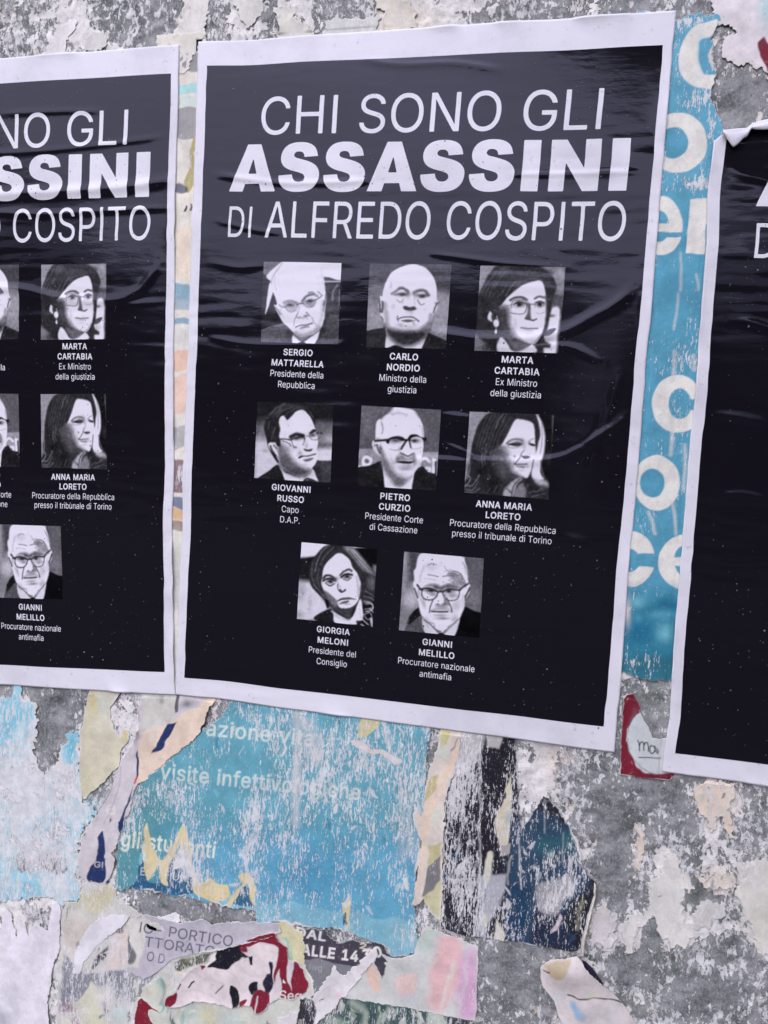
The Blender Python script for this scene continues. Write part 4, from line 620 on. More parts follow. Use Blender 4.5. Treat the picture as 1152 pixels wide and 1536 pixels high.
def build_poster(place, seed, label, torn=False):
    P = Poster(place, seed, label, torn); P.sheet()
    for nm, lb, lines in TITLE:
        for ln in lines:
            for w in words(ln): P.text(nm, [w], .0011, lb)
    for k in range(8): P.portrait(k)
    reg = .1507 / sum(GL[c][0] for c in 'Procuratore della Repubblica'); bld = .0825 / sum(GL[c][0] for c in 'MATTARELLA')
    for txt, (uc, v0), dv, sl_ in CAPS:
        lines = []
        for j, s_ in enumerate(txt.split('|')):
            w = sum(GL[c][0] for c in s_) * (bld if j < 2 else reg); v = v0 - j * dv
            lines.append((s_, uc - w / 2, v - sl_ * w / 2, uc + w / 2, v + sl_ * w / 2, .0098, (20, 18) if j < 2 else (0, 0)))
        P.text('caption_lettering', lines, .00055)
    # rain beads
    r = np.random.default_rng(seed + 40); n = 1700; u = r.uniform(.02, .66, n); v = r.uniform(.03, .965, n) ** 1.0
    if torn: v = v * .82
    keep = (rel_field(BROAD, u * 1.7 + seed, v * 1.7) + r.normal(0, .8, n)) > -.3; u, v = u[keep], v[keep]; n = len(u)
    X, Z = P.place(u, v); px, py = proj(X, Z); ok = (px > -40) & (px < 1190); u, v = u[ok], v[ok]; n = len(u)
    rad = np.clip(r.lognormal(-7.52, .40, n), .0003, .0016); ang = np.arange(8) * math.pi / 4
    uu = np.concatenate([u[:, None], u[:, None] + rad[:, None] * .6 * np.cos(ang), u[:, None] + rad[:, None] * np.cos(ang)], 1)
    vv = np.concatenate([v[:, None], v[:, None] + rad[:, None] * .6 * np.sin(ang), v[:, None] + rad[:, None] * np.sin(ang) * 1.1], 1)
    hh = np.concatenate([rad[:, None] * .55, np.repeat(rad[:, None] * .42, 8, 1), np.zeros((n, 8))], 1)
    V, _, _ = P.pts(uu.ravel(), vv.ravel(), 0); V[:, 1] -= .0004 + hh.ravel(); F = []
    for k in range(n):
        o = k * 17
        for j in range(8):
            j2 = (j + 1) % 8; F += [[o, o + 1 + j, o + 1 + j2], [o + 1 + j, o + 9 + j, o + 9 + j2, o + 1 + j2]]
    if n: tag(mesh('rain_beads', V, F, M_BEAD, P.root, P.loc), 'fine rain beads scattered over the print', kind='stuff')
    return P
def m_bead():
    T = NT('water_bead'); T.b.inputs['Transmission Weight'].default_value = .6; T.b.inputs['IOR'].default_value = 1.33
    return T.out((.30, .30, .33), .12)
M_BEAD = m_bead()

# ------------------------------------------------------------------ remnants of older bills
def ragged(P, amp, seed, step=.0015):
    P = np.asarray(P, float); out = []
    for i in range(len(P)):
        a, c = P[i], P[(i + 1) % len(P)]; n = max(1, int(np.hypot(*(c - a)) / step))
        for k in range(n): out.append(a + (c - a) * k / n)
    Q = np.array(out)
    if amp <= 0: return Q
    d = np.roll(Q, -1, 0) - np.roll(Q, 1, 0); L = np.hypot(d[:, 0], d[:, 1]) + 1e-9; nr = np.stack([d[:, 1] / L, -d[:, 0] / L], 1)
    s = np.cumsum(np.hypot(*(Q - np.roll(Q, 1, 0)).T))
    w = amp * 1.25 * (.5 * noise1(s, .017, seed) + .5 * noise1(s, .006, seed + 1) + .5 * noise1(s, .0026, seed + 2))
    return Q + nr * w[:, None]
def under_poster(u, v):
    """pressed flat where a newer poster is pasted over"""
    k = np.zeros(u.shape, bool)
    for pl, top in ((S_MID, PH), (S_LEFT, PH), (S_RIGHT, .83)):
        x0, z0 = pl(0., 0.); x1, z1 = pl(0., PH); x2, _ = pl(PW, 0.); x3, _ = pl(PW, PH); a = np.clip((v - z0) / (z1 - z0), 0, 1)
        bt = z0 + (pl(PW, 0.)[1] - z0) * np.clip((u - x0) / PW, 0, 1)
        k |= (u > x0 + (x1 - x0) * a - .006) & (u < x2 + (x3 - x2) * a + .006) & (v > bt - .006) & (v < top + pl(0., 0.)[1] + .006)
    return k
def scrap(name, label, cat, lay, outline, base, ops=(), wear=.2, wops=(), rag=.0018, torn=.003, lift=.0005, warp=1., res=.0013, bend=None, seed=0, group='torn remnants of old bills', rim=None):
    """one piece of old paper: torn outline in picture points, printed ink, wear, lifted edges"""
    seed = seed or sum(ord(c) * (i + 3) for i, c in enumerate(label)) % 900
    P = ragged(unp(outline), rag, seed); lo, hi = P.min(0) - .004, P.max(0) + .004
    xs = np.arange(lo[0], hi[0], res); zs = np.arange(lo[1], hi[1], res)
    G1, G2 = np.meshgrid(xs, zs); X, Z = G1.ravel(), G2.ravel()
    Fd = sdf(X, Z, P).reshape(G1.shape)
    u, v, fc = contour(xs, zs, Fd)
    d = np.maximum(0, bil(np.pad(Fd, ((0, 1), (0, 1)), mode='edge'), (u - xs[0]) / res, (v - zs[0]) / res))
    px, py = proj(u, v)
    col = np.tile(np.asarray(base, float), (len(u), 1)); wx = px + warp * 1.7 * bil(FINE, px / 6, py / 6 + seed) + warp * .8 * bil(FINE, px / 2.2, py / 2.2); wy = py + warp * 2.2 * bil(FINE, px / 5 + 200, py / 8) + warp * .8 * bil(FINE, px / 2.2 + 70, py / 2.2)
    for o in ops: paint(col, *((px, py) if o[0] == 't' or (o[0] == 'l' and o[5] < 1.8) else (wx, wy)), [o])
    wr = np.full((len(u), 1), float(wear)); paint(wr, px, py, wops); wr = wr[:, 0]
    if torn:                                        # bare pulp showing along the tear
        tw = torn * np.clip(-.1 + .9 * bil(FINE, u / .007 + seed, v / .007), 0, 2.4); m = np.clip((tw - d) / .0012 + .5, 0, 1)[:, None]
        col = col * (1 - m) + np.array(rim or D(214, 209, 220)) * m; wr = wr * (1 - m[:, 0])
    e = np.clip(.35 + .9 * bil(FINE, u / .028 + seed * 1.7, v / .028), 0, 2.2)
    y = .0004 + lay * .00034 + lift * e * np.exp(-d / .007) + .0004 * bil(FINE, u / .012 + seed, v / .009)
    if bend is not None: y = y + bend(px, py, d)
    y = np.maximum(y, .0002); y = np.where(under_poster(u, v), np.minimum(y, .0005 + .00014 * lay), y)
    V = np.c_[u, -y, v + BASE_Z]; eb = border(fc); bo = sorted({i for a in eb for i in a}); mp = {i: len(V) + j for j, i in enumerate(bo)}
    Q = V[bo].copy(); Q[:, 1] = Q[:, 1] + .0007 if bend is not None else np.minimum(Q[:, 1] + .0006, 0)
    col = np.vstack([col, col[bo] * 0 + np.array(rim or D(214, 209, 220)) * .9]); wr = np.concatenate([wr, np.zeros(len(bo))])
    fc = fc + [[a[1], a[0], mp[a[0]], mp[a[1]]] for a in eb]; V = np.vstack([V, Q])
    c = unp(outline).mean(0); loc = (float(c[0]), -.001, float(c[1]) + BASE_Z)
    return tag(mesh(name, V, fc, M_PRINT, None, loc, col, wr), label, cat, group)
def shreds(n, x0, y0, x1, y1, seed, pal, big=9):
    """ragged slivers left from many torn layers"""
    r = np.random.default_rng(seed); out = []
    for _ in range(n):
        x, y = r.uniform(x0, x1), r.uniform(y0, y1); a = math.pi / 2 + r.normal(0, .55); L = r.uniform(.35, 1.6) * big; w = L * r.uniform(.12, .5); m = 7; pts = []
        for k in range(m):
            th = 2 * math.pi * k / m; q1 = r.uniform(.5, 1.25); c, s = math.cos(th) * L * q1, math.sin(th) * w * q1; pts += [x + c * math.cos(a) - s * math.sin(a), y + c * math.sin(a) + s * math.cos(a)]
        out.append(q(pal[r.integers(len(pal))], *pts, f=1.2, al=float(r.uniform(.6, 1))))
    return out
PALS = [D(224, 219, 232), D(226, 222, 236), D(206, 202, 210), D(214, 208, 204), D(150, 150, 162), D(104, 104, 116), D(216, 204, 210)]
CREAM = D(224, 221, 228); TEAL = D(86, 156, 193)

# wall: where the pulp is thick (1) or scraped to plaster (0), and the flakes' colours, read in picture points
WALL_COVER = [
    b(.62, .8, 60, 30, 90, 60), b(.78, .9, 110, 45, 30, 50), b(.25, .7, 215, 35, 40, 28), b(.6, .8, 150, 75, 60, 25), b(.85, .9, 285, 45, 16, 60), b(.30, .7, 420, 40, 26, 40), b(.72, .9, 360, 30, 34, 40),
    b(.75, .8, 590, 30, 70, 40), b(.3, .7, 480, 35, 20, 40), b(.6, .6, 720, 25, 60, 30), b(.40, .7, 860, 20, 70, 30), b(.3, .8, 960, 10, 40, 20),
    b(.10, 1, 1110, 150, 50, 55), b(.3, .7, 1040, 15, 30, 18), b(.75, .8, 1140, 30, 30, 60),
    b(.85, .9, 40, 1330, 140, 110), b(.05, 1, 75, 1080, 45, 50), b(.0, 1, 66, 1298, 46, 22), b(.7, .7, 215, 1080, 40, 60), b(.12, .9, 180, 1450, 30, 30), b(.1, .9, 120, 1390, 60, 30),
    b(.72, .9, 810, 1180, 60, 110), b(.62, .9, 860, 1130, 30, 60), b(.14, .9, 925, 1210, 50, 70), b(.10, .9, 910, 1330, 40, 60), b(.12, .9, 985, 1190, 50, 40), b(.12, .8, 930, 1275, 30, 40), b(.30, .6, 1020, 1240, 50, 40),
    b(.55, .8, 880, 1290, 18, 40), b(.92, 1, 1075, 1200, 30, 26), b(.85, 1, 1070, 1240, 14, 20), b(.8, .9, 957, 1265, 10, 48), b(.95, 1, 1000, 1320, 22, 60), b(.95, 1, 1015, 1385, 34, 34), b(.9, .9, 950, 1400, 26, 22), b(.1, .9, 978, 1405, 16, 28), b(.9, .9, 905, 1395, 20, 40),
    b(.85, .9, 1080, 1325, 26, 18), b(.95, 1, 1132, 1330, 26, 50), b(.9, .9, 1140, 1400, 16, 40), b(.05, .9, 1050, 1355, 30, 26), b(.80, .9, 1065, 1385, 20, 26), b(.55, .7, 1110, 1260, 40, 50), b(.1, .8, 940, 1450, 40, 30), b(.05, .9, 1060, 1490, 80, 26), b(.35, .8, 1100, 1440, 50, 20), b(.6, .8, 960, 1510, 40, 30),
    b(.12, .9, 770, 1450, 50, 90), b(.3, .5, 790, 1400, 40, 30), b(.12, .9, 250, 1360, 50, 24), b(.1, .9, 345, 1375, 40, 20), b(.25, .8, 640, 1290, 20, 40), b(.15, .9, 652, 1330, 10, 26), b(.1, .8, 970, 1080, 30, 60)]
WALL_TINT = [b(D(232, 200, 182), .95, 0, 4, 18, 18), b(D(224, 218, 214), .8, 290, 40, 20, 60), b(D(226, 214, 210), .7, 600, 30, 60, 30), b(D(231, 211, 204), .95, 1072, 1205, 34, 30), b(D(226, 208, 202), .9, 957, 1262, 12, 30), b(D(216, 208, 212), .6, 1010, 1350, 40, 60),
    b(D(222, 209, 205), .8, 1080, 1322, 26, 20), b(D(205, 202, 205), .8, 1130, 1350, 30, 60), b(D(170, 205, 225), .8, 130, 1200, 30, 60), b(D(196, 186, 200), .7, 915, 1390, 40, 50), b(D(208, 190, 186), .7, 845, 1150, 30, 30), b(D(160, 200, 215), .7, 1005, 1470, 20, 14), b(D(205, 205, 210), .8, 1040, 1500, 80, 40)]

def build_scraps():
    B = lambda *a: Zm(0, 980, 3.84, *a)            # crops the shapes were read from
    Cz = lambda *a: Zm(260, 1020, 2.88, *a); N = lambda *a: Zm(600, 1060, 3.388, *a); E5 = lambda *a: Zm(0, 1230, 3.6, *a)
    G6 = lambda *a: Zm(180, 1330, 3.6, *a); H7 = lambda *a: Zm(420, 1300, 3.388, *a); K8 = lambda *a: Zm(720, 1330, 4.114, *a)
    T5 = lambda *a: Zm(880, 0, 3.838, *a); T6 = lambda *a: Zm(880, 380, 3.657, *a); T7 = lambda *a: Zm(860, 780, 3.657, *a); A1 = lambda *a: Zm(280, 0, 2.88, *a); L3 = lambda *a: Zm(0, 0, 3.84, *a)
    f = 1.4
    # faded light-blue bill on the left
    scrap('torn_bill', 'scraped pale blue bill below the left poster, nearly bleached white', 'bill', 0,
          B(-400, 230, 60, 240, 95, 170, 125, 160, 130, 260, 205, 300, 215, 470, 190, 560, 215, 640, 250, 700, 320, 660, 350, 560, 395, 460, 450, 450, 470, 700, 480, 850, 560, 900, 480, 1000, 455, 1130) + E5(425, 300, 450, 330, 440, 430, 330, 450, 250, 420, 120, 440, 40, 450, -400, 450), D(150, 205, 234),
          [b(D(196, 208, 226), .8, 30, 1180, 40, 70), b(D(214, 212, 226), .9, 55, 1145, 14, 60), b(D(120, 190, 224), .8, 20, 1080, 30, 40), b(D(104, 178, 210), .9, 108, 1120, 10, 30), b(D(206, 212, 226), .7, 90, 1190, 40, 40), p(D(122, 124, 136), *E5(60, 200, 140, 130, 160, 160, 300, 150, 360, 250, 310, 290, 230, 250, 190, 210, 110, 285, 65, 240), f=f),
           p(D(214, 210, 224), *B(300, 660, 330, 640, 430, 640, 430, 760, 370, 800, 360, 740), f=4), b(D(110, 184, 224), .9, 38, 1332, 9, 10), b(D(186, 190, 200), .6, 20, 1290, 20, 14), l(D(150, 130, 140), 3, *B(300, 870, 305, 940), f=2, al=.8), b(D(160, 158, 170), .9, 80, 1250, 4, 10), *shreds(60, -5, 1040, 118, 1350, 12, [D(226, 224, 240), D(220, 220, 236), D(130, 196, 232), D(176, 214, 236), D(190, 190, 204)], 11)],
          wear=.60, wops=[b(.7, .8, 60, 1200, 40, 60), b(.45, .8, 25, 1090, 40, 40), b(.95, .7, 50, 1270, 60, 20), b(.5, .8, 108, 1115, 12, 30), b(.8, .8, 10, 1180, 20, 50)], rag=.003, torn=.006)
    scrap('torn_bill', 'beige blank strip of torn paper right of the pale blue bill', 'paper scrap', 1,
          B(510, 130, 720, 130, 690, 240, 640, 300, 640, 380, 655, 440, 690, 470, 700, 410, 750, 450, 745, 490, 700, 560, 690, 640, 600, 740, 530, 800, 490, 845, 465, 800, 460, 460, 490, 330, 520, 200), D(206, 200, 188),
          [b(D(214, 208, 198), .9, *B(590, 480)[:2], 16, 30), b(D(205, 206, 212), .9, *B(600, 300)[:2], 12, 20), b(D(200, 186, 140), .8, *B(530, 280)[:2], 6, 18), b(D(204, 190, 146), .9, *B(720, 460)[:2], 8, 12), b(D(206, 200, 178), .8, *B(500, 760)[:2], 14, 24)], wear=.28, rag=.0012, torn=.002)
    # the big teal bill under the middle poster
    teal2 = [203, 1183, 240, 1150, 300, 1102, 330, 1078, 352, 1046, 372, 1030, 650, 1060, 644, 1092, 640, 1150, 634, 1220, 628, 1290, 622, 1352, 626, 1385, 626, 1424, 612, 1434, 592, 1434, 575, 1420, 555, 1408, 520, 1398, 500, 1392, 446, 1386, 412, 1382, 382, 1384, 384, 1366, 330, 1358, 287, 1347, 196, 1332, 172, 1336, 176, 1300, 178, 1269, 184, 1240]
    navy = D(40, 92, 136); bei = D(214, 198, 162)
    ops = [q(D(100, 164, 192), 150, 1030, 700, 1030, 700, 1260, 150, 1230, f=90), q(D(98, 164, 204), 280, 1250, 700, 1270, 700, 1460, 280, 1440, f=60), q(D(126, 180, 210), *H7(-300, 150, 0, 185, 350, 235, 720, 278, 720, 480, -300, 400), f=2), b(D(150, 190, 214), .7, 610, 1400, 30, 20), b(D(70, 140, 184), .7, 470, 1310, 60, 40),
           q(D(88, 148, 168), 160, 1180, 260, 1150, 240, 1340, 150, 1340, f=40),
           t(D(216, 224, 228), 'azione vita', 309, 1103, 470, 1119, 24, (14, 14), al=.8), t(D(216, 224, 228), 'visite infettivologiche', 240, 1168, 540, 1200, 24, (14, 14), al=.75), t(D(214, 224, 218), 'agli studenti', 166, 1267, 322, 1287, 25, (14, 14)),
           p(navy, *E5(770, 170, 745, 290, 715, 366, 880, 392, 1044, 418, 1036, 330, 1000, 270, 960, 200, 940, 180, 900, 330, 800, 330, 780, 230), f=f), p(D(50, 102, 140), *G6(590, 95, 640, 40, 700, 0, 725, 70, 715, 115, 600, 100), f=f),
           t(D(198, 214, 226), 'E C', *E5(760, 295, 840, 302), 12), t(D(198, 214, 226), 'UN', *E5(935, 322, 1005, 332), 13), t(D(90, 140, 172), 'UNI', *E5(925, 362, 1010, 376), 11, al=.7),
           p(bei, *E5(795, 20, 815, 80, 835, 150, 880, 215, 930, 150, 990, 30, 1022, 50, 1035, 120, 1045, 250, 1075, 345, 1130, 320, 1190, 345, 1230, 340, 1230, 420, 1120, 430, 1050, 410, 1035, 300, 1010, 200, 985, 130, 950, 190, 920, 260, 915, 350, 880, 335, 865, 250, 830, 300, 790, 320, 775, 200, 780, 90), f=f),
           q(D(222, 222, 226), *E5(995, 100, 1005, 250, 945, 260, 965, 200), f=f), q(D(214, 220, 226), *E5(778, 130, 800, 240, 775, 235), f=f),
           p(bei, *G6(395, -20, 520, -20, 530, 60, 515, 130, 545, 165, 570, 130, 600, 60, 640, 15, 660, 0, 640, -60, 730, -60, 735, 40, 728, 110, 710, 60, 690, -10, 640, 60, 590, 110, 560, 165, 520, 165, 500, 75, 420, 60, 395, 20), f=f), p(bei, *G6(610, 40, 560, 140, 530, 160, 525, 130, 590, 60, 660, -40, 690, -90, 720, 20, 700, -20, 660, -20), f=f, al=.8),
           p(bei, *H7(310, 230, 318, 170, 340, 160, 358, 180, 352, 300, 345, 340, 335, 260, 320, 250), f=f), p(D(60, 84, 104), *H7(315, 240, 330, 228, 335, 270, 345, 290, 318, 292), f=f),
           p(D(218, 206, 212), *Cz(760, 250, 800, 255, 860, 300, 960, 330, 990, 355, 960, 365, 880, 325, 800, 290), f=f), p(D(204, 196, 160), *Cz(810, 170, 890, 172, 890, 215, 850, 238, 800, 240), f=f), q(D(206, 192, 158), *Cz(1100, 200, 1150, 205, 1145, 235, 1105, 230), f=2),
           q(D(220, 212, 222), *Cz(525, 130, 560, 135, 545, 640, 520, 620), f=8, al=.55), q(D(220, 212, 222), *Cz(560, 150, 620, 160, 640, 380, 580, 350), f=10, al=.4), q(D(226, 214, 224), *Cz(960, 480, 1050, 480, 1050, 760, 980, 760), f=16, al=.35)]
    for x in (965, 985, 1005, 1030): ops.append(l(D(70, 140, 166), 3, *Cz(x, 430, x + 8, 560, x + 4, 720), f=3, al=.8))
    ops += shreds(70, 180, 1060, 640, 1420, 14, [D(206, 212, 224), D(214, 208, 220), D(64, 132, 172), D(120, 176, 204)], 7)
    scrap('torn_bill', 'large teal health-service bill under the middle poster, streaked with wear', 'bill', 2, teal2, D(72, 144, 176), ops,
          wear=.49, wops=[b(.62, .9, 460, 1130, 26, 70), b(.60, .8, 600, 1190, 34, 90), b(.52, .8, 240, 1220, 30, 50), b(.30, .9, 350, 1150, 40, 40), b(.42, .9, 570, 1330, 60, 50), b(.45, .8, 420, 1330, 50, 40), b(.44, .8, 540, 1390, 90, 20), b(.62, .8, 200, 1200, 14, 30), b(.46, .8, 300, 1260, 40, 50), b(.4, .9, 250, 1330, 50, 16), b(.56, .7, 540, 1180, 30, 60), b(.25, 1, 240, 1160, 60, 12), b(.57, .8, 380, 1260, 40, 60), b(.55, .8, 520, 1260, 40, 40)], rag=.0016, torn=.0025)
    # lilac strip with navy letters and peach band
    pch = D(226, 205, 198); nv = D(36, 52, 104)
    scrap('torn_bill', 'narrow lilac and peach strip with broken navy letters, left of the teal bill', 'paper scrap', 3,
          B(830, 190, 1040, 190, 1190, 190, 1260, 240, 1200, 330, 1160, 460, 1000, 590, 780, 780, 750, 900, 690, 1060, 650, 1152) + E5(625, 200, 605, 290, 585, 345, 480, 325, 410, 290, 425, 200, 440, 90, 470, 40) + B(560, 920, 640, 780, 700, 620, 770, 520, 800, 440, 800, 330), D(206, 198, 214),
          [q(pch, *B(800, 560, 810, 465, 960, 410, 1060, 360, 1290, 230, 1290, 400, 780, 790), f=f), b(D(214, 206, 208), .7, *B(870, 480)[:2], 12, 12), q(D(204, 201, 206), *B(835, 190, 1000, 200, 1010, 370, 815, 450), f=f), q(D(96, 94, 110), *B(1005, 215, 1030, 215, 1028, 340, 1008, 345), f=f), b(D(90, 92, 104), .8, *B(1080, 290)[:2], 12, 9), b(D(120, 120, 130), .7, *B(925, 270)[:2], 3, 8), b(D(90, 84, 98), .9, *B(790, 420)[:2], 3, 22), l(D(214, 208, 206), 2, *B(815, 460, 900, 425, 960, 405, 1060, 360, 1150, 310), f=1.5),
           q(nv, *B(955, 405, 1018, 402, 975, 480, 930, 550, 880, 600, 900, 520, 930, 470), f=f), q(nv, *B(795, 555, 806, 600, 790, 690, 772, 735, 778, 650), f=f), q(D(200, 80, 80), *B(774, 690, 786, 690, 776, 745, 765, 750), f=f), q(nv, *B(765, 760, 750, 870, 715, 980, 690, 1040, 682, 985, 735, 890, 755, 800), f=f),
           p(nv, *E5(530, 70, 555, 60, 560, 190, 572, 215, 565, 300, 550, 340, 475, 325, 490, 260, 520, 220, 520, 120), f=f), q(nv, *E5(640, 0, 700, -10, 680, 55, 640, 60), f=f), q(nv, *E5(575, 330, 610, 260, 615, 285, 590, 345), f=f), b(nv, 1, *E5(456, 70)[:2], 2.4, 6), b(nv, 1, *E5(596, 0)[:2], 2, 4), t(D(214, 210, 226), 'GI', *E5(512, 252, 558, 254), 8.5),
           t(D(224, 220, 228), 'e', *B(612, 930, 668, 930), 22, (20, 20), al=.7), l(D(170, 160, 180), 1.5, *B(700, 650, 690, 760, 640, 900, 600, 980), f=2, al=.7), l(D(80, 72, 96), 1.2, *B(740, 500, 700, 600, 640, 790, 560, 920), f=1.5, al=.7)], wear=.12, rag=.0013, torn=.0016, lift=.0008)
    # navy smeared bill
    dk = D(36, 36, 52)
    strk = [l(D(206, 204, 214), w, *N(x0, y0, x1, y1), f=3, al=a) for x0, y0, x1, y1, w, a in ((405, 200, 405, 900, 2, .8), (250, 900, 330, 560, 3, .5), (280, 1000, 360, 640, 2.5, .5), (300, 1100, 400, 760, 3, .4), (600, 640, 612, 930, 2.5, .8), (555, 760, 545, 900, 2, .6), (735, 470, 735, 640, 1.5, .5), (830, 640, 825, 780, 1.5, .5))]
    scrap('torn_bill', 'dark navy and black bill smeared with white scratches, right of the teal bill', 'bill', 2,
          N(305, 90, 590, 110, 588, 200, 600, 400, 606, 600, 612, 640, 640, 590, 690, 520, 730, 450, 770, 472, 820, 545, 862, 612, 905, 690, 925, 800, 990, 890, 985, 960, 940, 1160, 920, 1210, 892, 1246, 740, 1222, 530, 1186, 320, 1160, 205, 1128, 212, 1000, 222, 700, 232, 500, 270, 350, 300, 180), dk,
          [q(D(30, 28, 40), *N(410, 200, 480, 180, 585, 160, 575, 330, 540, 420, 480, 560, 420, 540), f=3), q(D(206, 204, 214), *N(290, 60, 420, 60, 410, 220, 330, 330, 270, 400, 280, 250), f=8, al=.75), q(D(204, 198, 208), *N(420, 110, 540, 140, 500, 220, 440, 200), f=4, al=.8), q(D(34, 30, 44), *N(400, 560, 440, 545, 490, 610, 480, 820, 440, 850, 400, 760), f=2),
           q(D(46, 70, 100), *N(560, 600, 700, 520, 900, 640, 960, 900, 700, 1240, 530, 1180, 550, 800), f=14), q(D(32, 62, 98), *N(540, 900, 660, 900, 640, 1200, 530, 1180), f=5), q(D(34, 44, 72), *N(690, 1020, 900, 1080, 890, 1250, 660, 1210), f=8), b(D(44, 104, 122), .8, *N(850, 680)[:2], 18, 16), b(D(44, 100, 116), .8, *N(740, 690)[:2], 16, 12), b(D(150, 200, 205), .7, *N(770, 745)[:2], 8, 6), b(D(90, 160, 170), .7, *N(880, 770)[:2], 6, 4),
           q(D(214, 204, 190), *N(578, 330, 572, 460, 555, 520, 560, 600, 545, 690, 500, 690, 478, 570, 530, 460), f=2), b(D(150, 178, 206), .8, *N(545, 570)[:2], 4, 12), q(D(208, 200, 206), *N(500, 680, 560, 690, 550, 740, 510, 760), f=2, al=.6),
           q(D(176, 176, 196), *N(400, 860, 540, 840, 520, 960, 480, 1060, 440, 1160, 380, 1150, 400, 1000), f=5), p(D(214, 206, 196), *N(495, 1060, 515, 1120, 522, 1180, 470, 1175, 480, 1110), f=2), p(D(212, 208, 202), *N(440, 740, 470, 740, 465, 830, 440, 900, 425, 860), f=3), b(D(214, 208, 184), .8, *N(430, 1085)[:2], 6, 9), q(dk, *N(480, 1030, 520, 980, 530, 1090, 470, 1180, 440, 1130), f=3, al=.9), p(D(214, 206, 196), *N(492, 1065, 512, 1120, 520, 1178, 474, 1172, 484, 1110), f=1.6),
           p(D(196, 190, 202), *N(690, 900, 760, 880, 860, 850, 885, 930, 830, 1000, 800, 1060, 730, 1050, 700, 980), f=6, al=.6), q(D(206, 190, 206), *N(815, 1060, 830, 1080, 795, 1150, 760, 1165, 770, 1140), f=2), p(D(30, 34, 44), *N(880, 980, 960, 960, 975, 1000, 930, 1180, 860, 1140), f=3), l(D(160, 160, 140), 3, *N(930, 980, 900, 1060, 905, 1140), f=5, al=.7), *strk, *shreds(80, 665, 1110, 890, 1420, 15, [D(206, 204, 216), D(190, 190, 206), D(30, 28, 42), D(44, 70, 100), D(120, 124, 142)], 8)],
          wear=.5, wops=[b(.66, .9, 690, 1190, 22, 70), b(.62, .9, 700, 1330, 26, 60), b(.3, .9, 745, 1160, 20, 50), b(.4, .9, 730, 1260, 14, 30), b(.34, .9, 840, 1270, 40, 60), b(.46, .9, 780, 1370, 20, 40), b(.4, .9, 840, 1410, 40, 20), b(.64, .9, 835, 1345, 26, 24), b(.58, .9, 775, 1200, 8, 60), b(.5, .6, 720, 1390, 30, 30), b(.3, .8, 735, 1380, 10, 20), b(.55, .9, 800, 1300, 20, 30), b(.6, .6, 870, 1360, 14, 40)], rag=.0011, torn=.0022)
    # teal strip between the middle and right posters
    ring = lambda Zf, c, bgc, *a: [p(c, *Zf(*ell(*a[:4])), f=f), p(bgc, *Zf(*ell(*a[4:])), f=f)]
    tl = D(84, 154, 192); ops = [q(D(92, 162, 200), 900, 0, 1100, 0, 1100, 330, 900, 330, f=60)]
    ops += [p(CREAM, *T5(760, 120, 690, 135, 620, 155, 560, 225, 528, 330, 540, 430, 600, 490, 690, 512, 740, 510, 745, 440, 690, 435, 665, 415, 645, 330, 655, 240, 720, 215), f=f), b(tl, .8, *T5(660, 300)[:2], 6, 22)]
    ops += ring(T5, CREAM, tl, 525, 822, 168, 175, 500, 822, 84, 90)
    ops += ring(T5, CREAM, tl, 425, 1302, 126, 170, 415, 1302, 60, 92) + [q(CREAM, *T5(350, 1285, 548, 1285, 548, 1334, 350, 1334), f=f), q(tl, *T5(430, 1337, 560, 1337, 560, 1362, 500, 1366, 430, 1362), f=f)]
    ops += [q(CREAM, *T5(598, 1148, 706, 1140, 690, 1240, 676, 1466, 570, 1462), f=f), p(CREAM, *T5(680, 1160, 760, 1130, 860, 1130, 860, 1240, 720, 1240, 690, 1290), f=f)]
    ops += ring(T6, CREAM, tl, 500, 827, 142, 158, 512, 827, 64, 85) + [q(tl, *T6(560, 800, 680, 800, 680, 862, 540, 862), f=f)]
    ops += ring(T6, CREAM, tl, 384, 1257, 127, 152, 360, 1257, 68, 80)
    ops += ring(T7, CREAM, tl, 318, 216, 128, 148, 306, 222, 62, 62) + [q(tl, *T7(330, 186, 470, 186, 470, 262, 330, 252), f=f)]
    ops += ring(T7, CREAM, tl, 600, 230, 136, 147, 610, 222, 60, 80) + [q(CREAM, *T7(470, 205, 700, 205, 700, 250, 470, 250), f=f)]
    ops += [q(D(46, 124, 160), *T7(200, 400, 640, 400, 640, 1000, 200, 1000), f=40), b(D(120, 186, 214), .8, *T7(350, 450)[:2], 14, 10), b(D(24, 96, 138), .8, *T7(520, 470)[:2], 16, 10), b(D(120, 186, 212), .8, *T7(500, 620)[:2], 14, 15), b(D(24, 104, 146), .9, *T7(370, 610)[:2], 18, 20), b(D(90, 166, 200), .8, *T7(480, 520)[:2], 22, 8), b(D(84, 160, 200), .6, *T7(355, 530)[:2], 8, 8), q(D(46, 112, 138), *T7(200, 740, 640, 740, 640, 1000, 200, 1000), f=14), b(D(216, 200, 208), .9, *T7(295, 500)[:2], 5, 22)]
    for x0, y0, x1, y1, w in ((515, 0, 512, 200, 3), (500, 220, 478, 420, 3), (478, 540, 470, 700, 5), (465, 900, 462, 1100, 6), (470, 1360, 490, 1536, 5), (540, 1050, 530, 1300, 5), (340, 1420, 370, 1536, 5), (585, 560, 590, 640, 6), (600, 120, 610, 200, 3)):
        ops.append(l(D(206, 206, 214), w, *T6(x0, y0, (x0 + x1) / 2 + 4, (y0 + y1) / 2, x1, y1), f=4, al=.7))
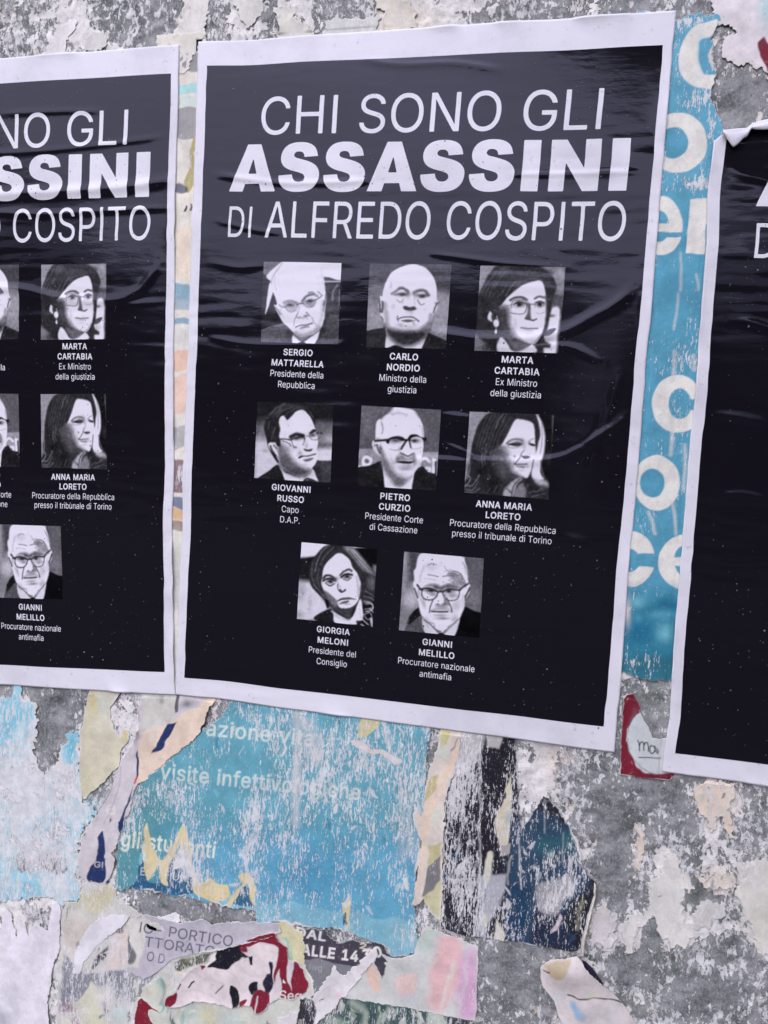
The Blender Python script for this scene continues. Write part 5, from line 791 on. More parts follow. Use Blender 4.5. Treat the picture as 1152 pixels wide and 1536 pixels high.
    scrap('torn_bill', 'upright teal bill strip with big cream letters between middle and right posters', 'bill', 2,
          T5(300, 60, 480, 130, 530, 110, 560, 95, 640, 75, 700, 95, 760, 100, 745, 150, 722, 230, 725, 330, 738, 430, 722, 500, 715, 600, 745, 640, 770, 690, 784, 745, 900, 850) + [1115, 260, 1100, 520, 1080, 800, 1050, 1000] + T7(540, 880, 440, 872, 330, 868, 300, 842, 258, 828) + [905, 990, 930, 700, 960, 350], tl, ops,
          wear=.36, wops=[b(.75, .95, *T5(590, 130)[:2], 40, 16), b(.66, .9, *T5(660, 560)[:2], 26, 18), b(.74, .95, *T5(640, 1060)[:2], 34, 18), b(.55, .9, *T5(690, 680)[:2], 14, 40), b(.5, .8, *T6(560, 600)[:2], 20, 14), b(.55, .8, *T6(480, 640)[:2], 12, 20), b(.2, .9, *T6(450, 300)[:2], 40, 50), b(.62, .9, *T7(410, 790)[:2], 36, 18), b(.2, .9, *T7(430, 560)[:2], 40, 30), b(.1, .95, *T6(500, 700)[:2], 30, 6), b(.15, .9, *T5(600, 800)[:2], 20, 30), b(.15, .9, *T5(640, 1330)[:2], 20, 30), b(.15, .9, *T6(380, 1250)[:2], 40, 40), b(.6, .7, *T5(520, 420)[:2], 6, 40)], rag=.0016, torn=.0034, warp=.25)
    # maroon card
    mar = D(118, 28, 50)
    hand = [l(D(20, 16, 40), 1.7, *T7(*a), f=1.2) for a in ((352, 1208, 360, 1225, 362, 1262), (362, 1235, 372, 1215, 384, 1222, 386, 1262), (386, 1235, 396, 1218, 408, 1226, 412, 1266), (440, 1240, 424, 1236, 418, 1262, 430, 1278, 446, 1262, 444, 1238), (446, 1240, 450, 1262, 462, 1278), (456, 1250, 466, 1270))]
    scrap('torn_card', 'maroon card with a white disc and handwriting, tucked under the right poster', 'card', 4,
          T7(277, 972, 300, 954, 330, 948, 350, 985, 369, 1030, 362, 1050, 385, 1090, 410, 1130, 432, 1196, 480, 1200, 560, 1190, 560, 1400, 530, 1428, 390, 1412, 253, 1396, 262, 1180), mar,
          [p(D(198, 202, 216), *T7(*ell(492, 1196, 196, 196)), f=f), b(D(184, 190, 206), .6, *T7(340, 1150)[:2], 8, 20), *hand, l(D(24, 18, 40), 1.4, *T7(358, 1299, 420, 1300, 476, 1305), f=1.2), l(D(50, 14, 34), 1.2, *T7(*ell(492, 1196, 198, 198, 95, 230, 20)), f=1.5, al=.6), q(D(70, 20, 40), *T7(510, 1400, 545, 1402, 545, 1424, 515, 1420), f=2, al=.7), l(D(190, 150, 160), 1, *T7(318, 1320, 322, 1336), f=1.2, al=.6), b(D(205, 190, 200), .9, *T7(292, 972)[:2], 1.2, 1.6)], wear=.22, rag=.0005, torn=.0008)
    # upper right white scrap
    scrap('torn_bill', 'white torn bill corner with a maroon stripe at the upper right edge', 'paper scrap', 1,
          T5(720, -120, 740, -20, 700, 90, 790, 130, 850, 190, 780, 220, 752, 300, 790, 350, 850, 380, 920, 375, 970, 400, 1030, 420, 1050, 480, 1500, 500, 1500, -120), D(226, 217, 236),
          [q(mar, *T5(980, 250, 1018, 212, 1040, 260, 1120, 340, 1160, 520, 1050, 480, 1020, 370), f=2), b(D(176, 208, 226), .9, *T5(1040, 60)[:2], 14, 26), b(D(192, 186, 200), .7, *T5(800, 100)[:2], 16, 14), b(D(206, 200, 214), .8, *T5(900, 160)[:2], 12, 20)], wear=.1, rag=.003, torn=.004, lift=.0008)
    # thin slit of many layers between the left and middle posters
    scrap('layered_bill_strip', 'thin upright sliver of many coloured paper layers between left and middle posters', 'paper scrap', 1,
          [236, 52, 310, 50, 312, 300, 304, 560, 292, 800, 276, 1040, 240, 1040, 236, 500], D(222, 216, 218),
          [q(D(124, 124, 138), *ell(292, 95, 22, 16, n=11), f=2, al=.8), q(D(150, 210, 224), *ell(287, 132, 56, 8, n=11), f=2, al=.8), q(D(196, 214, 220), *ell(288, 152, 31, 8, n=11), f=2, al=.8), q(D(136, 136, 152), *ell(284, 185, 37, 26, n=11), f=2, al=.8), p(D(178, 166, 120), 291, 210, 296, 214, 292, 260, 285, 284, 277, 286, 279, 262, 287, 250, 288, 224, f=f), q(D(44, 54, 100), *ell(270, 282, 12, 7, n=11), f=2, al=.8), q(D(40, 40, 60), 284, 304, 286, 304, 286, 316, 283, 316, f=1), q(D(40, 40, 60), 277, 308, 279, 308, 279, 318, 276, 318, f=1), q(D(232, 212, 204), *ell(282, 385, 44, 40, n=11), f=2, al=.8), q(D(110, 160, 196), *ell(274, 440, 37, 12, n=11), f=2, al=.8), q(D(150, 176, 200), *ell(274, 458, 37, 8, n=11), f=2, al=.8), q(D(106, 150, 190), *ell(272, 482, 44, 5, n=11), f=2, al=.8), q(D(206, 204, 210), *ell(276, 505, 31, 12, n=11), f=2, al=.8), q(D(230, 184, 172), *ell(272, 540, 44, 16, n=11), f=2, al=.8), q(D(232, 192, 184), *ell(274, 590, 44, 30, n=11), f=2, al=.8), q(D(170, 166, 180), *ell(270, 655, 44, 18, n=11), f=2, al=.8), q(D(106, 60, 84), *ell(270, 715, 37, 26, n=11), f=2, al=.8), q(D(70, 90, 140), *ell(270, 757, 31, 10, n=11), f=2, al=.8), q(D(220, 170, 110), *ell(268, 775, 37, 8, n=11), f=2, al=.8), q(D(110, 66, 50), *ell(268, 790, 31, 6, n=11), f=2, al=.8), b(D(196, 194, 200), .9, 264, 850, 10, 60)],
          wear=.32, wops=[b(.75, .9, 270, 715, 10, 24)], rag=.001, torn=0)
    # bottom left: layered remains, white scrap, notice
    scrap('torn_bill', 'creased cream and grey remnant beneath the faded notice at lower left', 'bill', 0,
          E5(330, 440, 420, 440, 470, 320, 600, 340, 640, 420, 760, 520, 1000, 640, 1000, 900, 900, 1300, 300, 1300), D(204, 202, 206),
          [q(D(138, 140, 158), *E5(330, 730, 460, 840, 640, 810, 860, 800, 760, 960, 640, 960, 560, 880, 440, 960, 330, 1000), f=3), p(D(202, 196, 174), *E5(420, 400, 610, 350, 620, 440, 560, 500, 460, 480), f=3), q(D(222, 204, 208), *E5(600, 660, 690, 560, 690, 790, 560, 815), f=2), q(D(66, 60, 74), *E5(500, 760, 585, 670, 570, 740, 490, 830), f=3), q(D(204, 196, 198), *E5(340, 500, 500, 540, 420, 700, 340, 740), f=4),
           q(D(208, 206, 194), *E5(400, 1000, 490, 870, 560, 980, 540, 1120, 400, 1200), f=3), q(D(206, 204, 190), *E5(330, 1070, 460, 1040, 640, 1120, 640, 1300, 330, 1300), f=4), b(D(128, 78, 110), .9, *E5(365, 1010)[:2], 12, 10), q(D(130, 34, 58), *E5(540, 1000, 570, 985, 585, 1020, 565, 1055), f=1.5), b(D(196, 212, 222), .8, *E5(640, 1030)[:2], 16, 16), q(D(96, 100, 112), *E5(685, 570, 700, 800, 740, 760, 700, 640), f=2), q(D(150, 154, 164), *E5(690, 820, 800, 800, 740, 960, 690, 960), f=4), b(D(178, 176, 160), .8, *E5(380, 470)[:2], 14, 8), *shreds(60, 92, 1360, 240, 1540, 5, PALS + [D(120, 36, 58), D(96, 110, 120), D(190, 196, 180)])], wear=.5, wops=[b(.6, .8, *E5(700, 900)[:2], 30, 30)], rag=.002, torn=.003)
    scrap('torn_bill', 'bright white blank scrap with a spiky torn top at the lower left edge', 'paper scrap', 3,
          E5(-200, 640, 0, 640, 14, 510, 40, 470, 62, 500, 92, 640, 115, 560, 140, 545, 158, 630, 175, 570, 200, 555, 262, 590, 285, 450, 318, 440, 332, 470, 322, 700, 290, 790, 260, 1000, 290, 1300, -200, 1300), D(226, 220, 243),
          [b(D(206, 204, 226), .5, 20, 1500, 20, 30), q(D(170, 170, 186), *E5(0, 980, 60, 1060, 100, 1300, 0, 1300), f=10, al=.6), l(D(200, 196, 190), 3, *E5(300, 780, 270, 920, 280, 1100), f=4, al=.6)], wear=.06, rag=.001, torn=.001, lift=.0008)
    scrap('torn_bill', 'white diagonal ribbon of torn paper left of the faded grey notice', 'paper scrap', 3,
          E5(700, 515, 690, 545, 600, 620, 500, 700, 455, 780, 430, 830, 400, 820, 410, 720, 440, 640, 480, 580, 540, 530, 620, 512), D(224, 220, 240), wear=.04, rag=.0012, torn=.001, lift=.0014)
    lil = D(186, 181, 202); ink = D(78, 74, 100)
    scrap('torn_notice', 'faded lilac-grey notice with thin capitals about a portico', 'notice', 4,
          G6(40, 200, 120, 150, 180, 160, 240, 172, 330, 195, 400, 182, 440, 168, 500, 196, 640, 186, 760, 190, 840, 186, 880, 240, 780, 280, 660, 306, 500, 345, 380, 362, 280, 385, 230, 440, 130, 500, 40, 440, 60, 330), lil,
          [q(D(212, 209, 214), *G6(20, 180, 130, 150, 140, 300, 100, 430, 40, 440), f=4), p(D(116, 116, 128), *G6(40, 260, 70, 320, 90, 380, 60, 420, 40, 400), f=3), b(D(198, 194, 208), .8, *G6(700, 230)[:2], 30, 10), t(ink, 'IO- PORTICO', *G6(105, 245, 608, 318), 15.5), t(ink, 'TTORATO', *G6(132, 320, 512, 372), 15), t(ink, 'O D', *G6(145, 396, 240, 412), 14), l(D(170, 164, 186), 3, *G6(250, 200, 240, 300, 255, 390), f=4, al=.6)], wear=.3, rag=.001, torn=.0022, lift=.0008)
    scrap('torn_bill', 'small white sliver of paper above the faded notice', 'paper scrap', 3, G6(200, 160, 300, 142, 322, 150, 332, 192, 270, 186, 215, 172), D(226, 222, 238), wear=.05, rag=.001, torn=0, lift=.0008)
    # dark strip with bold white capitals
    grd = D(70, 66, 84)
    scrap('torn_notice', 'dark grey notice scrap with bold white time lettering at the bottom', 'notice', 3,
          H7(90, 310, 150, 308, 232, 322, 262, 360, 296, 392, 352, 372, 420, 385, 485, 378, 530, 395, 556, 470, 515, 572, 492, 500, 480, 470, 440, 470, 392, 505, 340, 545, 280, 640, 180, 680, 130, 560, 108, 440), grd,
          [q(D(128, 128, 142), *H7(100, 458, 250, 482, 392, 505, 340, 600, 150, 720), f=1.6), t(D(216, 212, 226), 'DAL', *H7(80, 352, 232, 378), 14.5, (26, 26)), t(D(226, 220, 232), 'DALLE 14.', *H7(60, 440, 418, 484), 17, (30, 30)), t(D(216, 208, 200), '2:'.replace(':', '.'), *H7(405, 412, 460, 420), 9, (24, 24)), t(D(228, 222, 232), '30', *H7(430, 476, 524, 452), 17, (26, 26)), t(D(170, 170, 182), 'lwg', *H7(150, 520, 214, 528), 9), b(D(214, 206, 214), .8, *H7(465, 420)[:2], 5, 6)], wear=.26, rag=.0014, torn=.0018)
    scrap('torn_bill', 'pink and pale grey washed-out bill with straight right edge at the bottom', 'bill', 2,
          H7(455, 470, 520, 440, 560, 458, 620, 462, 680, 440, 700, 380, 740, 300, 810, 326, 900, 360, 1010, 404, 1003, 600, 994, 782, 860, 760, 740, 738, 560, 705, 310, 662, 345, 600, 420, 520), D(206, 206, 216),
          [p(D(226, 186, 198), *H7(830, 340, 930, 380, 920, 560, 830, 740, 760, 700, 760, 560, 800, 430), f=10), p(D(214, 172, 214), *H7(930, 460, 1000, 440, 996, 770, 900, 740), f=12), p(D(226, 194, 196), *H7(600, 560, 700, 540, 670, 640, 600, 660), f=8), p(D(226, 196, 190), *H7(440, 500, 500, 520, 500, 620, 450, 600), f=8), q(D(184, 184, 194), *H7(590, 500, 700, 500, 640, 560), f=10, al=.6), l(D(218, 222, 224), 5, *H7(890, 500, 850, 600, 820, 720), f=6, al=.7), l(D(216, 214, 226), 4, *H7(960, 430, 940, 600, 900, 750), f=6, al=.6), b(D(196, 204, 226), .7, *H7(650, 650)[:2], 14, 10), q(D(190, 204, 204), *H7(700, 320, 800, 330, 780, 420, 720, 440), f=5, al=.8), b(D(110, 106, 118), .8, *H7(380, 590)[:2], 6, 4), q(D(232, 120, 170), *H7(310, 655, 345, 655, 342, 672, 312, 668), f=2, al=.7)], wear=.3, wops=[b(.5, .8, 610, 1470, 30, 20)], rag=.0006, torn=.0014)
    scrap('torn_bill', 'dark green bill smeared with pale paste along the bottom edge', 'bill', 1,
          H7(120, 1000, 200, 790, 310, 655, 560, 700, 740, 732, 1000, 782, 1004, 1000), D(66, 92, 96),
          [q(D(60, 62, 74), *H7(820, 740, 1010, 775, 1010, 1000, 860, 1000), f=3), l(D(176, 186, 182), 10, *H7(380, 690, 440, 740, 420, 820), f=8, al=.7), l(D(166, 178, 172), 9, *H7(560, 720, 520, 780, 460, 830), f=8, al=.7), l(D(156, 176, 166), 12, *H7(250, 760, 300, 790, 320, 840), f=10, al=.7), p(D(186, 196, 196), *H7(760, 710, 810, 700, 830, 760, 860, 850, 800, 1000, 750, 900), f=4), l(D(190, 196, 190), 4, *H7(690, 740, 740, 790, 760, 840), f=5, al=.6), *shreds(30, 490, 1500, 715, 1545, 9, [D(150, 168, 164), D(180, 190, 186), D(56, 78, 84), D(206, 208, 212)], 10)], wear=.44, rag=.0008, torn=.001)
    scrap('torn_bill', 'white diagonal band of torn paper crossing the dark notice and maroon scrap', 'paper scrap', 5,
          H7(-10, 775, 60, 740, 100, 730, 170, 660, 230, 580, 262, 540, 276, 500, 300, 540, 340, 548, 420, 470, 470, 410, 492, 398, 500, 440, 450, 510, 390, 590, 350, 640, 312, 665, 250, 740, 190, 790, 130, 1000, -10, 1000), D(224, 218, 234),
          [b(D(208, 204, 214), .7, *H7(240, 640)[:2], 12, 10), l(D(196, 190, 206), 2, *H7(180, 690, 240, 620, 300, 580), f=3, al=.6), b(D(236, 200, 214), .6, *H7(310, 640)[:2], 6, 5)], wear=.06, rag=.0016, torn=0, lift=.0008)
    scrap('torn_bill', 'pale green and cream stained remnant beneath the maroon scrap', 'bill', 3,
          G6(240, 470, 260, 390, 380, 362, 500, 340, 620, 320, 700, 280, 780, 250, 830, 190, 900, 184, 985, 240, 1000, 330, 1000, 420, 1050, 520, 1050, 580, 985, 640, 1000, 760, 950, 960, 60, 960, 90, 600, 140, 530), D(204, 205, 207),
          [p(D(214, 206, 176), *G6(840, 180, 920, 190, 990, 250, 1010, 400, 940, 400, 890, 300, 840, 250), f=4), q(D(92, 94, 84), *G6(240, 440, 330, 385, 440, 360, 500, 362, 480, 410, 380, 430, 330, 470), f=4), b(D(150, 150, 120), .8, *G6(380, 385)[:2], 8, 6), p(D(226, 208, 196), *G6(240, 450, 340, 475, 320, 520, 250, 490), f=3), b(D(130, 178, 184), .8, *G6(230, 500)[:2], 6, 16), b(D(156, 190, 190), .8, *G6(400, 680)[:2], 18, 12), b(D(208, 202, 178), .8, *G6(480, 690)[:2], 16, 16), b(D(208, 206, 200), .8, *G6(180, 540)[:2], 12, 16), q(D(196, 206, 210), *G6(560, 670, 640, 660, 680, 760, 560, 760), f=5), q(D(110, 118, 120), *G6(270, 650, 290, 640, 290, 760, 270, 760), f=2), l(D(120, 128, 124), 4, *G6(240, 500, 245, 560, 230, 620), f=4, al=.7), l(D(150, 196, 180), 4, *G6(880, 280, 920, 340, 930, 400), f=3), *shreds(46, 205, 1440, 470, 1540, 6, PALS + [D(140, 178, 180), D(198, 202, 170), D(110, 118, 116)], 8)], wear=.4, rag=.0014, torn=.0026, rim=D(226, 222, 226))
    scrap('torn_bill', 'maroon pointed shard of paper below the crumpled scrap, lower left', 'paper scrap', 4, G6(95, 610, 120, 592, 170, 640, 222, 680, 232, 715, 270, 735, 330, 960, 60, 960), D(128, 34, 54), wear=.12, rag=.0006, torn=.0012)
    cr = D(222, 210, 224); bk = D(28, 26, 40); mr = D(128, 32, 56)
    scrap('torn_bill', 'crumpled lilac-white and maroon scrap with black fragments, bottom middle-left', 'bill', 5,
          G6(245, 640, 250, 590, 300, 562, 330, 500, 380, 440, 440, 415, 470, 420, 530, 330, 620, 316, 700, 280, 780, 252, 830, 240, 860, 290, 900, 320, 920, 390, 950, 395, 990, 430, 1022, 510, 1015, 560, 980, 590, 920, 610, 860, 600, 800, 640, 760, 680, 725, 680, 715, 640, 640, 640, 600, 648, 545, 630, 480, 618, 400, 612, 300, 650), cr,
          [p(mr, *G6(630, 320, 700, 285, 830, 238, 865, 290, 905, 330, 915, 480, 935, 520, 940, 400, 985, 430, 1025, 510, 1015, 570, 930, 615, 860, 600, 830, 520, 850, 400, 850, 320, 760, 310, 700, 340, 660, 350), f=f), q(D(216, 204, 222), *G6(925, 395, 945, 400, 940, 500, 935, 560, 925, 500), f=f), q(D(226, 214, 226), *G6(690, 330, 760, 318, 845, 325, 850, 380, 800, 400, 720, 360), f=f),
           p(bk, *G6(525, 330, 620, 314, 660, 350, 700, 360, 660, 380, 620, 410, 570, 438, 480, 430, 530, 395), f=f), q(bk, *G6(700, 360, 725, 370, 720, 410, 705, 410), f=f), q(D(40, 34, 60), *G6(812, 395, 832, 395, 826, 520, 800, 570, 780, 560, 785, 470, 812, 470), f=f), p(bk, *G6(595, 525, 640, 545, 632, 640, 610, 650), f=f), p(bk, *G6(695, 525, 750, 520, 745, 560, 715, 575), f=f), l(bk, 2, *G6(380, 540, 405, 508), f=1), l(bk, 1.5, *G6(520, 570, 560, 530), f=1), l(bk, 1.6, *G6(320, 545, 335, 515), f=1),
           p(mr, *G6(245, 640, 255, 590, 305, 560, 305, 620, 270, 650), f=f), p(mr, *G6(715, 680, 715, 590, 760, 555, 805, 575, 805, 630, 760, 685), f=f), l(D(216, 200, 216), 2, *G6(745, 590, 738, 680), f=1), q(mr, *G6(535, 625, 575, 625, 575, 650, 545, 650), f=f), q(mr, *G6(440, 415, 470, 415, 470, 430, 440, 440), f=f), p(mr, *G6(640, 600, 680, 590, 680, 610, 650, 630), f=f), q(D(216, 204, 220), *G6(830, 520, 870, 430, 875, 530, 860, 600, 810, 640), f=2),
           t(D(232, 220, 232), 'Segr', *G6(862, 606, 1010, 612), 14, (8, 8)), l(D(196, 184, 204), 3, *G6(400, 450, 470, 500, 560, 520), f=4, al=.6), l(D(200, 190, 208), 3, *G6(650, 420, 700, 480, 780, 480), f=4, al=.6), l(D(202, 190, 206), 2, *G6(330, 560, 430, 560, 520, 600), f=3, al=.6)], wear=.05, rag=.001, torn=.0008, lift=.0014)
    scrap('torn_bill', 'small black crumpled fragment with tiny white letters at the bottom', 'paper scrap', 6, G6(970, 640, 985, 600, 1010, 590, 1045, 615, 1060, 660, 1050, 720, 1010, 820, 950, 820, 960, 700), D(54, 52, 64),
          [t(D(220, 214, 226), 'at', *G6(966, 735, 1000, 737), 10), l(D(120, 116, 128), 2, *G6(990, 640, 1020, 660, 1040, 640), f=2, al=.6)], wear=.38, rag=.001, torn=.001, lift=.0008)
    # curling flap bottom right of the navy bill
    def bend1(px, py, d): return .012 * np.exp(-(((px - 848) / 34) ** 2 + ((py - 1448) / 26) ** 2)) + .007 * np.exp(-(((px - 872) / 26) ** 2 + ((py - 1490) / 60) ** 2))
    fl = D(216, 206, 218)
    scrap('peeling_flap', 'big curling white flap peeling off below the navy bill', 'paper scrap', 5,
          K8(592, 402, 520, 420, 440, 428, 400, 452, 368, 482, 374, 560, 384, 600, 412, 640, 450, 690, 480, 770, 520, 880, 620, 1040, 1100, 1040, 980, 880, 920, 770, 880, 715, 820, 650, 760, 600, 700, 540, 650, 480, 625, 440), fl,
          [p(D(198, 180, 164), *K8(410, 455, 500, 430, 560, 430, 530, 480, 500, 540, 440, 520, 420, 490), f=4), l(D(60, 50, 60), 2, *K8(400, 490, 428, 490), f=1.5), l(D(50, 42, 54), 2.2, *K8(540, 652, 700, 680, 885, 716), f=1.2), q(D(140, 180, 226), *K8(545, 690, 580, 690, 660, 790, 640, 810, 590, 780), f=5), b(D(206, 202, 196), .7, *K8(700, 660)[:2], 14, 6), b(D(200, 212, 232), .6, *K8(460, 660)[:2], 12, 5), b(D(208, 202, 214), .7, *K8(720, 780)[:2], 30, 16), b(D(196, 192, 206), .6, *K8(800, 830)[:2], 20, 20)], wear=.16, rag=.0007, torn=0, lift=.0015, bend=bend1)
    def bend2(px, py, d): return .004 + .010 * np.clip(d / .006, 0, 1)
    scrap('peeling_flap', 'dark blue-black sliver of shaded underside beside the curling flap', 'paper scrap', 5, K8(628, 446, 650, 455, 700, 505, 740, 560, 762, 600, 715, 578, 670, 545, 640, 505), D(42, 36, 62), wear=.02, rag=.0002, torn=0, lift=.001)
    def bend3(px, py, d): return .003 + .006 * np.sqrt(np.clip(d / .0025, 0, 1))
    scrap('peeling_flap', 'thin rolled white edge of paper along the navy bill', 'paper scrap', 5, N(985, 880, 996, 900, 992, 960, 975, 1040, 955, 1120, 940, 1180, 935, 1250, 918, 1255, 918, 1190, 938, 1110, 962, 1020, 982, 950), D(214, 204, 206), [l(D(226, 220, 226), 2, *N(990, 900, 980, 980, 945, 1130, 930, 1230), f=2)], wear=.1, rag=.0003, torn=0, lift=0, res=.001, bend=bend3)
    # flakes of pulp along the top and slips right of the teal bill
    fk = [('curled whitish paper flake above the middle poster, nearest its left corner', A1(190, -40, 340, -40, 334, 30, 322, 70, 290, 95, 268, 118, 240, 90, 222, 50, 200, 30), D(214, 209, 216)), ('cream ragged paper flake above the middle poster, left of centre', A1(815, -30, 900, -10, 960, 15, 985, 60, 990, 120, 950, 135, 900, 150, 850, 120, 860, 60, 820, 40), D(216, 208, 208)),
          ('straight-topped pale paper slip above the middle poster', A1(604, 88, 700, 82, 828, 78, 830, 200, 600, 200), D(204, 203, 212)), ('pale peeling paper flake with dark notch above the middle poster', A1(380, 40, 450, 30, 470, 70, 520, 100, 540, 150, 530, 200, 380, 200, 400, 120), D(216, 212, 216)),
          ('white irregular paper flake above the left poster', L3(330, 160, 400, 110, 440, 120, 446, 170, 400, 220, 380, 270, 390, 330, 250, 330, 280, 250), D(222, 218, 232)), ('rounded pale paper flake above the right end of the left poster', L3(500, 210, 560, 190, 620, 210, 626, 260, 560, 290, 480, 300), D(206, 204, 214)),
          ('pale upright paper slip above the gap between left and middle posters', L3(1030, 140, 1080, 90, 1110, -40, 1200, -40, 1180, 200, 1150, 300, 1100, 330, 1080, 420, 1050, 430, 1040, 260, 980, 250), D(222, 217, 226))]
    for lb, out_, c in fk: scrap('paper_flake', lb, 'paper flake', 1, out_, c, wear=.44, rag=.0022, torn=.003, lift=.0014, group='flakes of pale paper above the posters')
    W4 = lambda *a: Zm(880, 1120, 3.691, *a)
    for lb, out_, c in [('peach paper flake hanging below the right poster', W4(600, 240, 640, 185, 820, 195, 830, 260, 780, 340, 815, 440, 820, 505, 780, 490, 740, 400, 715, 380, 705, 450, 690, 470, 670, 430, 650, 380, 610, 340), D(230, 210, 204)),
                        ('thin upright peach sliver on the wall below the maroon card', W4(270, 415, 300, 430, 315, 500, 310, 580, 300, 650, 290, 720, 262, 725, 258, 640, 275, 560), D(224, 207, 203)),
                        ('largest branching pale flake on the wall, lower right', W4(425, 590, 470, 570, 530, 620, 520, 700, 590, 740, 600, 790, 565, 810, 540, 790, 530, 900, 540, 970, 590, 1000, 600, 1060, 540, 1110, 480, 1100, 430, 1060, 395, 1030, 390, 960, 370, 935, 330, 960, 300, 1010, 270, 1060, 250, 1130, 200, 1140, 195, 980, 250, 930, 340, 910, 350, 840, 345, 760, 400, 710, 420, 650), D(222, 217, 224)),
                        ('small flat pinkish flake right of the largest branching flake', W4(625, 750, 690, 690, 720, 665, 760, 740, 800, 700, 815, 770, 740, 785, 640, 785), D(222, 210, 212)),
                        ('cream flake with ragged left side cut by the right picture edge, low on the wall', W4(830, 760, 940, 640, 1010, 600, 1160, 580, 1160, 1180, 960, 1150, 920, 1080, 890, 960, 840, 1000, 870, 880, 830, 820), D(216, 211, 214)),
                        ('grey-white flake with a hollow underside, between the two biggest pale flakes', W4(590, 930, 640, 860, 780, 870, 770, 950, 710, 960, 690, 1010, 650, 1000, 600, 1020), D(210, 208, 217)),
                        ('lilac flake on the wall beside the lower right end of the navy bill', W4(30, 930, 90, 850, 120, 930, 165, 930, 160, 1080, 130, 1100, 60, 1090, 20, 1140), D(208, 200, 214))]:
        scrap('paper_flake', lb, 'paper flake', 0, out_, c, shreds(16, min(out_[::2]), min(out_[1::2]), max(out_[::2]), max(out_[1::2]), len(lb), PALS, 8), wear=.46, rag=.0024, torn=.002, lift=.0007, group='pale paper flakes on the wall, lower right')
    scrap('torn_bill', 'peach and olive slips of paper along the right side of the teal bill', 'paper scrap', 3, N(205, 100, 320, 110, 312, 160, 290, 300, 250, 400, 230, 470, 222, 660, 214, 1000, 208, 1090, 150, 1040, 120, 970, 80, 1010, 62, 1000, 90, 850, 110, 700, 90, 640, 64, 560, 70, 500, 120, 440, 160, 300, 200, 180), D(218, 206, 208),
          [q(D(228, 206, 198), *N(300, 150, 285, 300, 200, 480, 120, 700, 110, 860, 70, 1010, 55, 1000, 100, 700, 120, 560, 190, 380, 240, 280), f=3), q(D(196, 184, 140), *N(130, 380, 195, 350, 190, 420, 140, 480, 120, 460), f=2), q(D(196, 188, 150), *N(205, 110, 255, 120, 240, 180, 200, 200), f=2), q(D(190, 182, 150), *N(130, 700, 220, 680, 205, 760, 140, 790), f=3), q(D(124, 122, 132), *N(140, 790, 215, 745, 205, 880, 150, 970, 118, 960), f=2), q(D(198, 194, 166), *N(120, 970, 210, 880, 210, 1090, 150, 1040), f=3), b(D(190, 205, 205), .8, *N(215, 220)[:2], 8, 12), b(D(196, 208, 206), .6, *N(190, 560)[:2], 10, 14), l(D(90, 84, 92), 2, *N(300, 150, 270, 200, 255, 215), f=2, al=.7)], wear=.3, rag=.001, torn=.0018)

# ------------------------------------------------------------------ torn, folded-over top of the right poster
def curl(P):
    """the torn top edge rolled forwards and down, its blank back showing"""
    e = unp(Zm(880, 0, 3.838, 776, 774, 850, 768, 912, 766, 940, 742, 985, 728, 1050, 711, 1130, 690, 1300, 640, 1700, 600))
    s = np.concatenate([[0], np.cumsum(np.hypot(*(e[1:] - e[:-1]).T))]); n = 90; ss = np.linspace(0, s[-1], n)
    x = np.interp(ss, s, e[:, 0]); z = np.interp(ss, s, e[:, 1])
    L = np.interp(ss, [0, .012, .034, .05, .09, .2, .5], [.002, .022, .0035, .008, .014, .012, .02]) + .0007 * noise1(ss, .006, 8)
    r = .0028 + .0009 * noise1(ss, .05, 21) * .5; rows = []
    for k in range(13):
        th = math.pi * 1.05 * k / 12; rows.append(np.c_[x, -(P.base + height(x, z) + r * (1 - np.cos(th))), z + r * np.sin(th) + BASE_Z])
    y1 = rows[-1]
    for k in range(1, 9): rows.append(y1 + np.c_[.10 * L * k / 8, np.full(n, -.0016 * math.sin(k / 8 * 3)), -L * k / 8])
    V = np.vstack(rows); m = len(rows); F = gridfaces(n, m).tolist()
    o = mesh('rolled_edge', V, F, M_WHITE, P.root, P.loc); o['label'] = 'torn top edge rolled forwards, blank back showing'
    sm = o.modifiers.new('thickness', 'SOLIDIFY'); sm.thickness = .0004

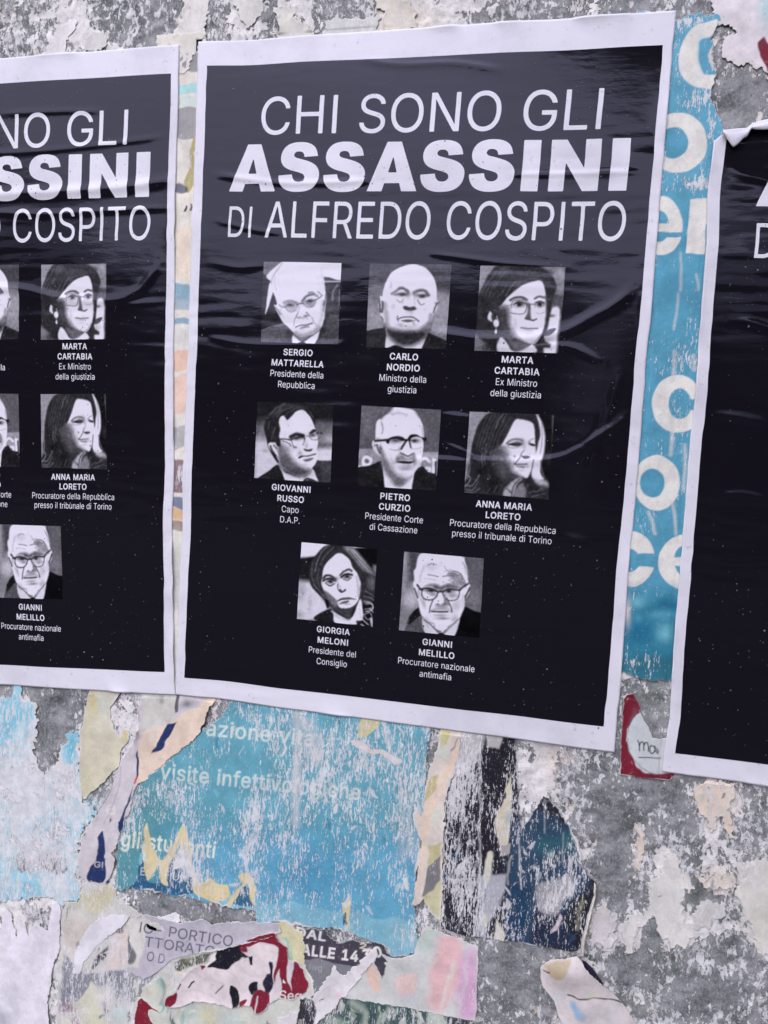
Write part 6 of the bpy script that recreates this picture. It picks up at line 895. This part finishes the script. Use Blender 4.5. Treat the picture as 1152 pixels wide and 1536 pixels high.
# ------------------------------------------------------------------ what the gloss reflects: street, houses opposite, an added dark canopy
def box(V, F, x0, x1, y0, y1, z0, z1):
    k = len(V); V += [(x, y, z) for z in (z0, z1) for y in (y0, y1) for x in (x0, x1)]
    F += [[k + i for i in f] for f in ((0, 2, 3, 1), (4, 5, 7, 6), (0, 1, 5, 4), (2, 6, 7, 3), (0, 4, 6, 2), (1, 3, 7, 5))]
def build_street():
    m_pave = m_plain('wet_paving', (.030, .029, .032), (.055, .052, .052), 3, .8)
    V = [(-60, -60, 0), (60, -60, 0), (60, 3, 0), (-60, 3, 0)]
    tag(mesh('pavement', V, [[0, 1, 2, 3]], m_pave, None, (0, 0, 0), sm=False), kind='structure')
    m_rd = m_plain('brown_render', (.085, .06, .05), (.13, .09, .075), 1.2, .85); m_win = m_plain('dark_glass', (.02, .02, .025), (.03, .03, .035), 2, .15); m_roof = m_plain('roof_tiles', (.09, .05, .035), (.13, .08, .06), 5, .9)
    for i, (x0, x1, h) in enumerate(((-34, -22, 9.6), (-21.2, -11, 7.0), (-9, 1, 8.8), (3, 24, 7.4))):
        loc = ((x0 + x1) / 2, -31, 0)
        r = empty('house', loc, ('far-left', 'left', 'facing', 'right')[i] + ' brown rendered house across the street, mirrored darkly in the black posters', 'house', 'houses across the street')
        V, F = [], []; box(V, F, x0, x1 - .05, -40, -31, 0, h); mesh('wall', V, F, m_rd, r, loc, sm=False)
        V, F = [], []; box(V, F, x0 - .2, x1 + .1, -40.4, -30.5, h, h + .35); mesh('roof', V, F, m_roof, r, loc, sm=False)
        for fl in range(2):
            for x in np.arange(x0 + 1.8, x1 - 2, 3.1):
                V, F = [], []; box(V, F, x, x + 1.2, -31, -30.97, 1.4 + 3.6 * fl, 3.4 + 3.6 * fl); mesh('window', V, F, m_win, r, loc, sm=False)
def build_added_canopy():  # unseen stand-in, added and shaped to darken the middle poster's reflected corner
    m_c = m_plain('dark_canvas', (.012, .012, .016), (.02, .02, .026), 6, .9); m_p = m_plain('pole_paint', (.03, .03, .03), (.05, .05, .05), 8, .4)
    H = 3.5; e = np.array([(.42, -2.48), (1.62, -4.0)])           # the edge that shows in the mirror image
    d = e[1] - e[0]; nrm = np.array([-d[1], d[0]]); nrm = nrm / np.linalg.norm(nrm)
    if nrm[0] < 0: nrm = -nrm
    q4 = np.array([e[0], e[1], e[1] + nrm * 1.9, e[0] + nrm * 1.9]); c = q4.mean(0); loc = (c[0], c[1], 0)
    r = empty('added_canopy', loc, 'unseen dark square canopy, added to mirror as a black corner in the middle poster', 'added_canopy')
    V = []; n = 9
    for k in range(4):
        for j in range(n):
            s = j / n; pt = q4[k] * (1 - s) + q4[(k + 1) % 4] * s; V.append((pt[0], pt[1], H + .03 * math.sin(math.pi * s)))
    m = len(V); V.append((c[0], c[1], H + .55)); F = [[i, (i + 1) % m, m] for i in range(m)]
    V += [(x, y, z - .14) for x, y, z in V[:m]]; F += [[i, m + 1 + i, m + 1 + (i + 1) % m, (i + 1) % m] for i in range(m)]
    mesh('canopy', V, F, m_c, r, loc, sm=False)
    V, F = [], []; a = np.arange(12) * math.pi / 6
    for z in (0, H + .5): V += [(c[0] + .025 * math.cos(w), c[1] + .025 * math.sin(w), z) for w in a]
    F = [[i, (i + 1) % 12, 12 + (i + 1) % 12, 12 + i] for i in range(12)]; mesh('pole', V, F, m_p, r, loc)
    V, F = [], []; box(V, F, c[0] - .3, c[0] + .3, c[1] - .3, c[1] + .3, 0.004, .09); mesh('base_plate', V, F, m_p, r, loc, sm=False)

build_wall()
build_scraps()
P_mid = build_poster(S_MID, 1, 'black poster in the middle, the only one seen whole, with heading and eight portraits')
P_left = build_poster(S_LEFT, 2, 'black poster cut off by the left picture edge, only ends of its heading visible')
P_right = build_poster(S_RIGHT, 3, 'black poster at the right picture edge with its torn top curled over', True)
curl(P_right)
build_street(); build_added_canopy()
